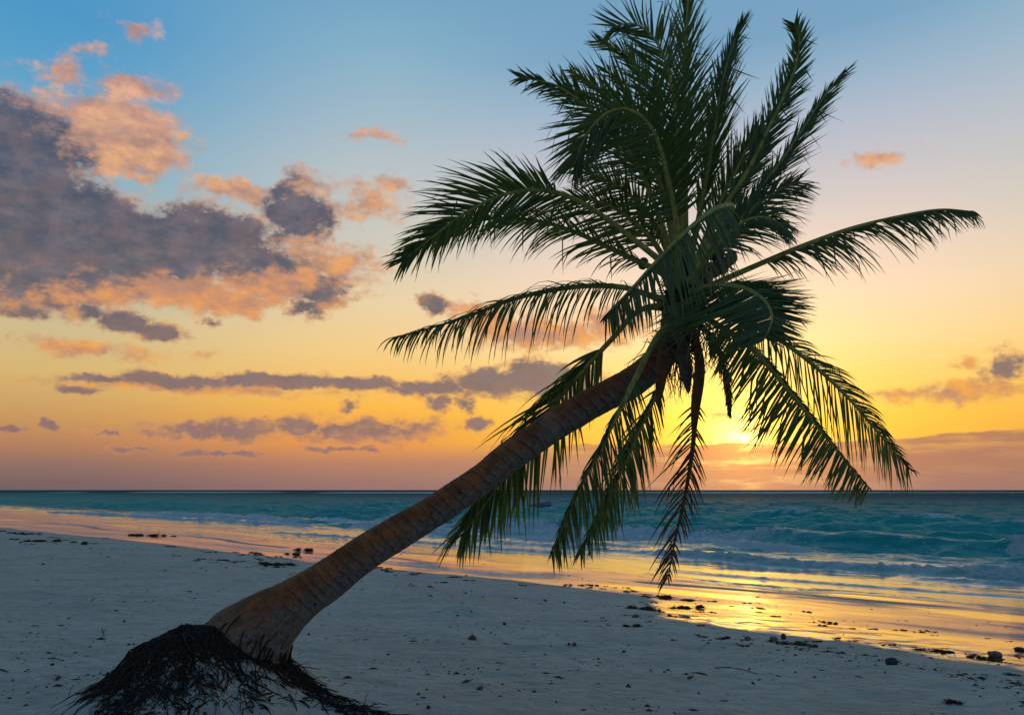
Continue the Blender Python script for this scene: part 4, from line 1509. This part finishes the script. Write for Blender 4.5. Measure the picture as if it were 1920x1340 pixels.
scatter(40, [((340, 1046), (560, 1062), 9), ((440, 1035), (540, 1048), 8), ((380, 1050), (470, 1052), 6)],
        'seaweed scrap in the wrack line left of the trunk', 'seaweed scraps left of the trunk')
scatter(34, [((690, 1066), (900, 1088), 8), ((700, 1062), (780, 1072), 6), ((900, 1088), (1160, 1102), 7)],
        'seaweed scrap in the wrack line right of the trunk', 'seaweed scraps right of the trunk')
scatter(56, [((1110, 1095), (1220, 1115), 9), ((1100, 1165), (1300, 1160), 22), ((1190, 1120), (1330, 1180), 9), ((1300, 1190), (1560, 1212), 9), ((1140, 1130), (1240, 1190), 16)],
        'seaweed scrap on dry sand along the golden edge', 'seaweed scraps along the golden edge')
scatter(30, [((1560, 1195), (1780, 1225), 7), ((1700, 1215), (1900, 1240), 7)],
        'seaweed scrap on the edge near the dark stone', 'seaweed scraps near the dark stone')
scatter(30, [((1300, 1120), (1700, 1180), 22), ((1400, 1150), (1850, 1200), 16)],
        'seaweed scrap in the golden wet sand', 'seaweed scraps in the golden wet sand')
scatter(20, [((0, 1012), (300, 1006), 5), ((0, 995), (120, 1010), 5), ((230, 1018), (420, 1036), 5)],
        'seaweed scrap on the far left sand', 'seaweed scraps on the far left')


def stone(px, py, wpx, mat, name, label, cat, seed, tall=.7, sink=.15):
    p = on_ground(px, py)
    dist = (p - Vector((0, 0, CAM_Z))).length
    r = wpx * dist / F_PX * .40
    rg = np.random.RandomState(seed)
    th = np.linspace(0, math.pi, 13)
    ph = np.linspace(0, 2 * math.pi, 20, endpoint=False)
    T_, P_ = np.meshgrid(th, ph, indexing='ij')
    x = np.sin(T_) * np.cos(P_)
    y = np.sin(T_) * np.sin(P_)
    z = np.cos(T_)
    k = 1 + .28 * fbm(x * 1.7 + 9 + seed, y * 1.7 + z * 1.3, 4, seed) * np.sin(T_) + .1 * fbm(x * 5 + z * 4, y * 5, 2, seed + 3) * np.sin(T_)
    V = np.stack([x * k, y * k * .85, z * k * tall], -1).reshape(-1, 3) * r
    o = mesh_obj(name, V, grid_faces(13, 20, True), mat)
    o.location = (p.x, p.y, p.z + r * tall * (1 - sink * 2))
    o.rotation_euler = (0, 0, rg.uniform(0, 6))
    return tag(o, label, cat)


stone(1672, 1246, 24, M_STONE_D, 'beach_stone', 'round dark blue-grey stone alone on the sand at right', 'stone', 3, .72)
stone(1868, 1232, 24, M_STONE_P, 'beach_rock', 'pale rough rock at the wet edge on the far right', 'rock', 4, .55)
stone(1858, 1230, 13, M_STONE_D, 'beach_rock', 'small dark rock leaning on the pale rock at the far right', 'rock', 5, .8)
stone(1912, 1219, 20, M_STONE_D, 'beach_rock', 'flat dark rock in the wet sand at the right border', 'rock', 6, .4)
stone(1402, 1197, 15, M_STONE_P, 'beach_rock', 'rounded pale rock beside the brown seaweed clump at the golden edge', 'rock', 7, .6)
stone(1451, 1199, 18, M_STONE_P, 'beach_rock', 'broad pale rock between two dark lumps at the golden edge', 'rock', 8, .5)
stone(1469, 1197, 11, M_STONE_D, 'beach_rock', 'pointed dark rock right of the broad pale rock', 'rock', 9, 1.3)
stone(1457, 1205, 8, M_STONE_D, 'pebble', 'dark pebble just below the broad pale rock', 'pebble', 10)
stone(1236, 1146, 9, M_STONE_D, 'pebble', 'dark pebble at the right end of the long seaweed bank', 'pebble', 11, .8)
stone(158, 1021, 13, M_HUSK, 'coconut_husk', 'dark brown husk on the left sand below the far wet strip', 'husk', 12, .7)
stone(803, 1332, 10, M_STONE_D, 'pebble', 'dark pebble at the bottom edge right of the roots', 'pebble', 13, .8)
stone(728, 1228, 6, M_STONE_D, 'pebble', 'small dark pebble on open sand right of the trunk base', 'pebble', 14)
stone(897, 1256, 5, M_STONE_D, 'pebble', 'tiny black pebble on open sand in the lower middle', 'pebble', 15, 1.0)
stone(579, 1189, 5, M_STONE_D, 'pebble', 'tiny black pebble close beside the trunk base', 'pebble', 16, 1.1)
stone(202, 1261, 7, M_HUSK, 'pebble', 'brown pebble on sand left of the root mound', 'pebble', 17)
stone(192, 1287, 5, M_STONE_D, 'pebble', 'tiny dark pebble below the brown pebble left of the roots', 'pebble', 18, .9)
stone(233, 1166, 6, M_STONE_D, 'pebble', 'small dark pebble on open sand far above the root mound', 'pebble', 19)
stone(98, 1247, 7, M_STONE_D, 'pebble', 'dark pebble near the bent twig on the left', 'pebble', 20)
stone(18, 1308, 6, M_STONE_D, 'pebble', 'dark pebble in the lower left corner', 'pebble', 21)
stone(242, 1209, 8, M_STONE_P, 'shell', 'pale shell piece on the sand above the root mound', 'shell', 22, .6)
stone(251, 1208, 5, M_STONE_D, 'pebble', 'small dark pebble beside the pale shell piece', 'pebble', 23)
stone(946, 1172, 8, M_HUSK, 'pebble', 'brown lump on the sand right of the little sand hump', 'pebble', 24, .8)
stone(1077, 1211, 10, M_RED, 'red_shell', 'red round shell on open sand in the middle', 'shell', 25, .9)
stone(1067, 1210, 7, M_HUSK, 'husk_scrap', 'brown scrap touching the red shell', 'scrap', 26, .7)
stone(833, 1309, 6, M_RED, 'red_scrap', 'small red scrap on sand near the bottom edge', 'scrap', 27)
stone(842, 1263, 7, M_RED, 'red_scrap', 'small reddish scrap in the lower middle of the sand', 'scrap', 28, .5)
stone(785, 1240, 5, M_BLUE, 'blue_scrap', 'tiny blue plastic scrap on sand right of the trunk base', 'scrap', 29, .5)
stone(800, 1292, 6, M_WEED_Y, 'yellow_scrap', 'yellowish scrap on sand near the bottom', 'scrap', 30, .8)
stone(1122, 1281, 12, M_WEED_Y, 'yellow_leaf', 'flat yellow-brown leaf scrap on sand at the lower middle', 'leaf', 31, .18)


def stick(pts, r, name, label, lift=.012):
    P = []
    for i, (px, py) in enumerate(pts):
        p = on_ground(px, py)
        P.append((p.x, p.y, p.z + r * .6 + (lift if 0 < i < len(pts) - 1 else 0)))
    C, _ = catmull(P, 14)
    rr = r * (1 + .3 * np.sin(np.arange(14) * 2.1)) * np.linspace(1, .55, 14)
    V, F = tube(C, rr, 6, (.1, .2, 1))
    c0 = C[0].copy()
    o = mesh_obj(name, V - c0, F, M_WOOD)
    o.location = c0
    return tag(o, label, 'stick')


stick([(858, 1138), (868, 1137), (876, 1139), (884, 1147)], .018, 'driftwood', 'dark bent driftwood stick on top of the little sand hump', .03)
stick([(1340, 1254), (1365, 1255), (1395, 1258), (1420, 1264)], .006, 'twig', 'long thin twig lying on sand left of the dark round stone')
stick([(190, 1178), (195, 1186), (194, 1192), (191, 1198)], .005, 'twig', 'short curved twig on sand at upper left of the roots')
stick([(90, 1235), (103, 1238), (119, 1240)], .006, 'twig', 'bent twig on sand at the left near two pebbles')
stick([(187, 1262), (191, 1255)], .005, 'twig', 'short straight twig beside the brown pebble left of the roots')
stick([(170, 1128), (178, 1120)], .006, 'twig', 'straight greenish twig on open sand at the left')
stick([(0, 1257), (15, 1262)], .007, 'twig', 'twig cut by the left border')


# crumbs nobody could count
def crumbs():
    rg = np.random.RandomState(77)
    sp = Soup()
    n = 0
    while n < 3600:
        if rg.rand() < .75:
            px, py = rg.uniform(-60, 1980), 1000 + 350 * rg.rand() ** .8
        else:
            px = rg.uniform(0, 1920)
            py = np.interp(px, [0, 300, 560, 760, 1160, 1300, 1600, 1920], [1010, 1018, 1062, 1078, 1112, 1178, 1205, 1262]) + abs(rg.normal(0, 9))
        v = ray(px, py)
        k = (.62 - CAM_Z) / v.z
        x, y = v.x * k, v.y * k
        t, s = shore(x, y)
        if t < 1 or vnoise(x * 1.1, y * 1.1, 8) < .05 and rg.rand() < .85:
            continue
        z = float(ground_z(x, y))
        dist = math.hypot(x, y)
        r = rg.lognormal(math.log(.0034), .62) * (1 + dist * .04)
        a = rg.uniform(0, 6.28)
        el = rg.uniform(1, 4.5)
        V = []
        for q in range(5):
            b = q / 5.0 * 6.283
            ux, uy = math.cos(b) * el * r, math.sin(b) * r
            V.append((x + ux * math.cos(a) - uy * math.sin(a), y + ux * math.sin(a) + uy * math.cos(a), z - .002 + rg.uniform(0, .3) * r))
        V.append((x, y, z + r * rg.uniform(.5, 1.2)))
        sp.add(np.array(V), [(q, (q + 1) % 5, 5) for q in range(5)], rg.rand())
        n += 1
    o = sp.build('beach_litter', M_WOOD, None, False)
    return tag(o, 'fine dark crumbs of seaweed and shell strewn over the sand', 'litter', None, 'stuff')


crumbs()
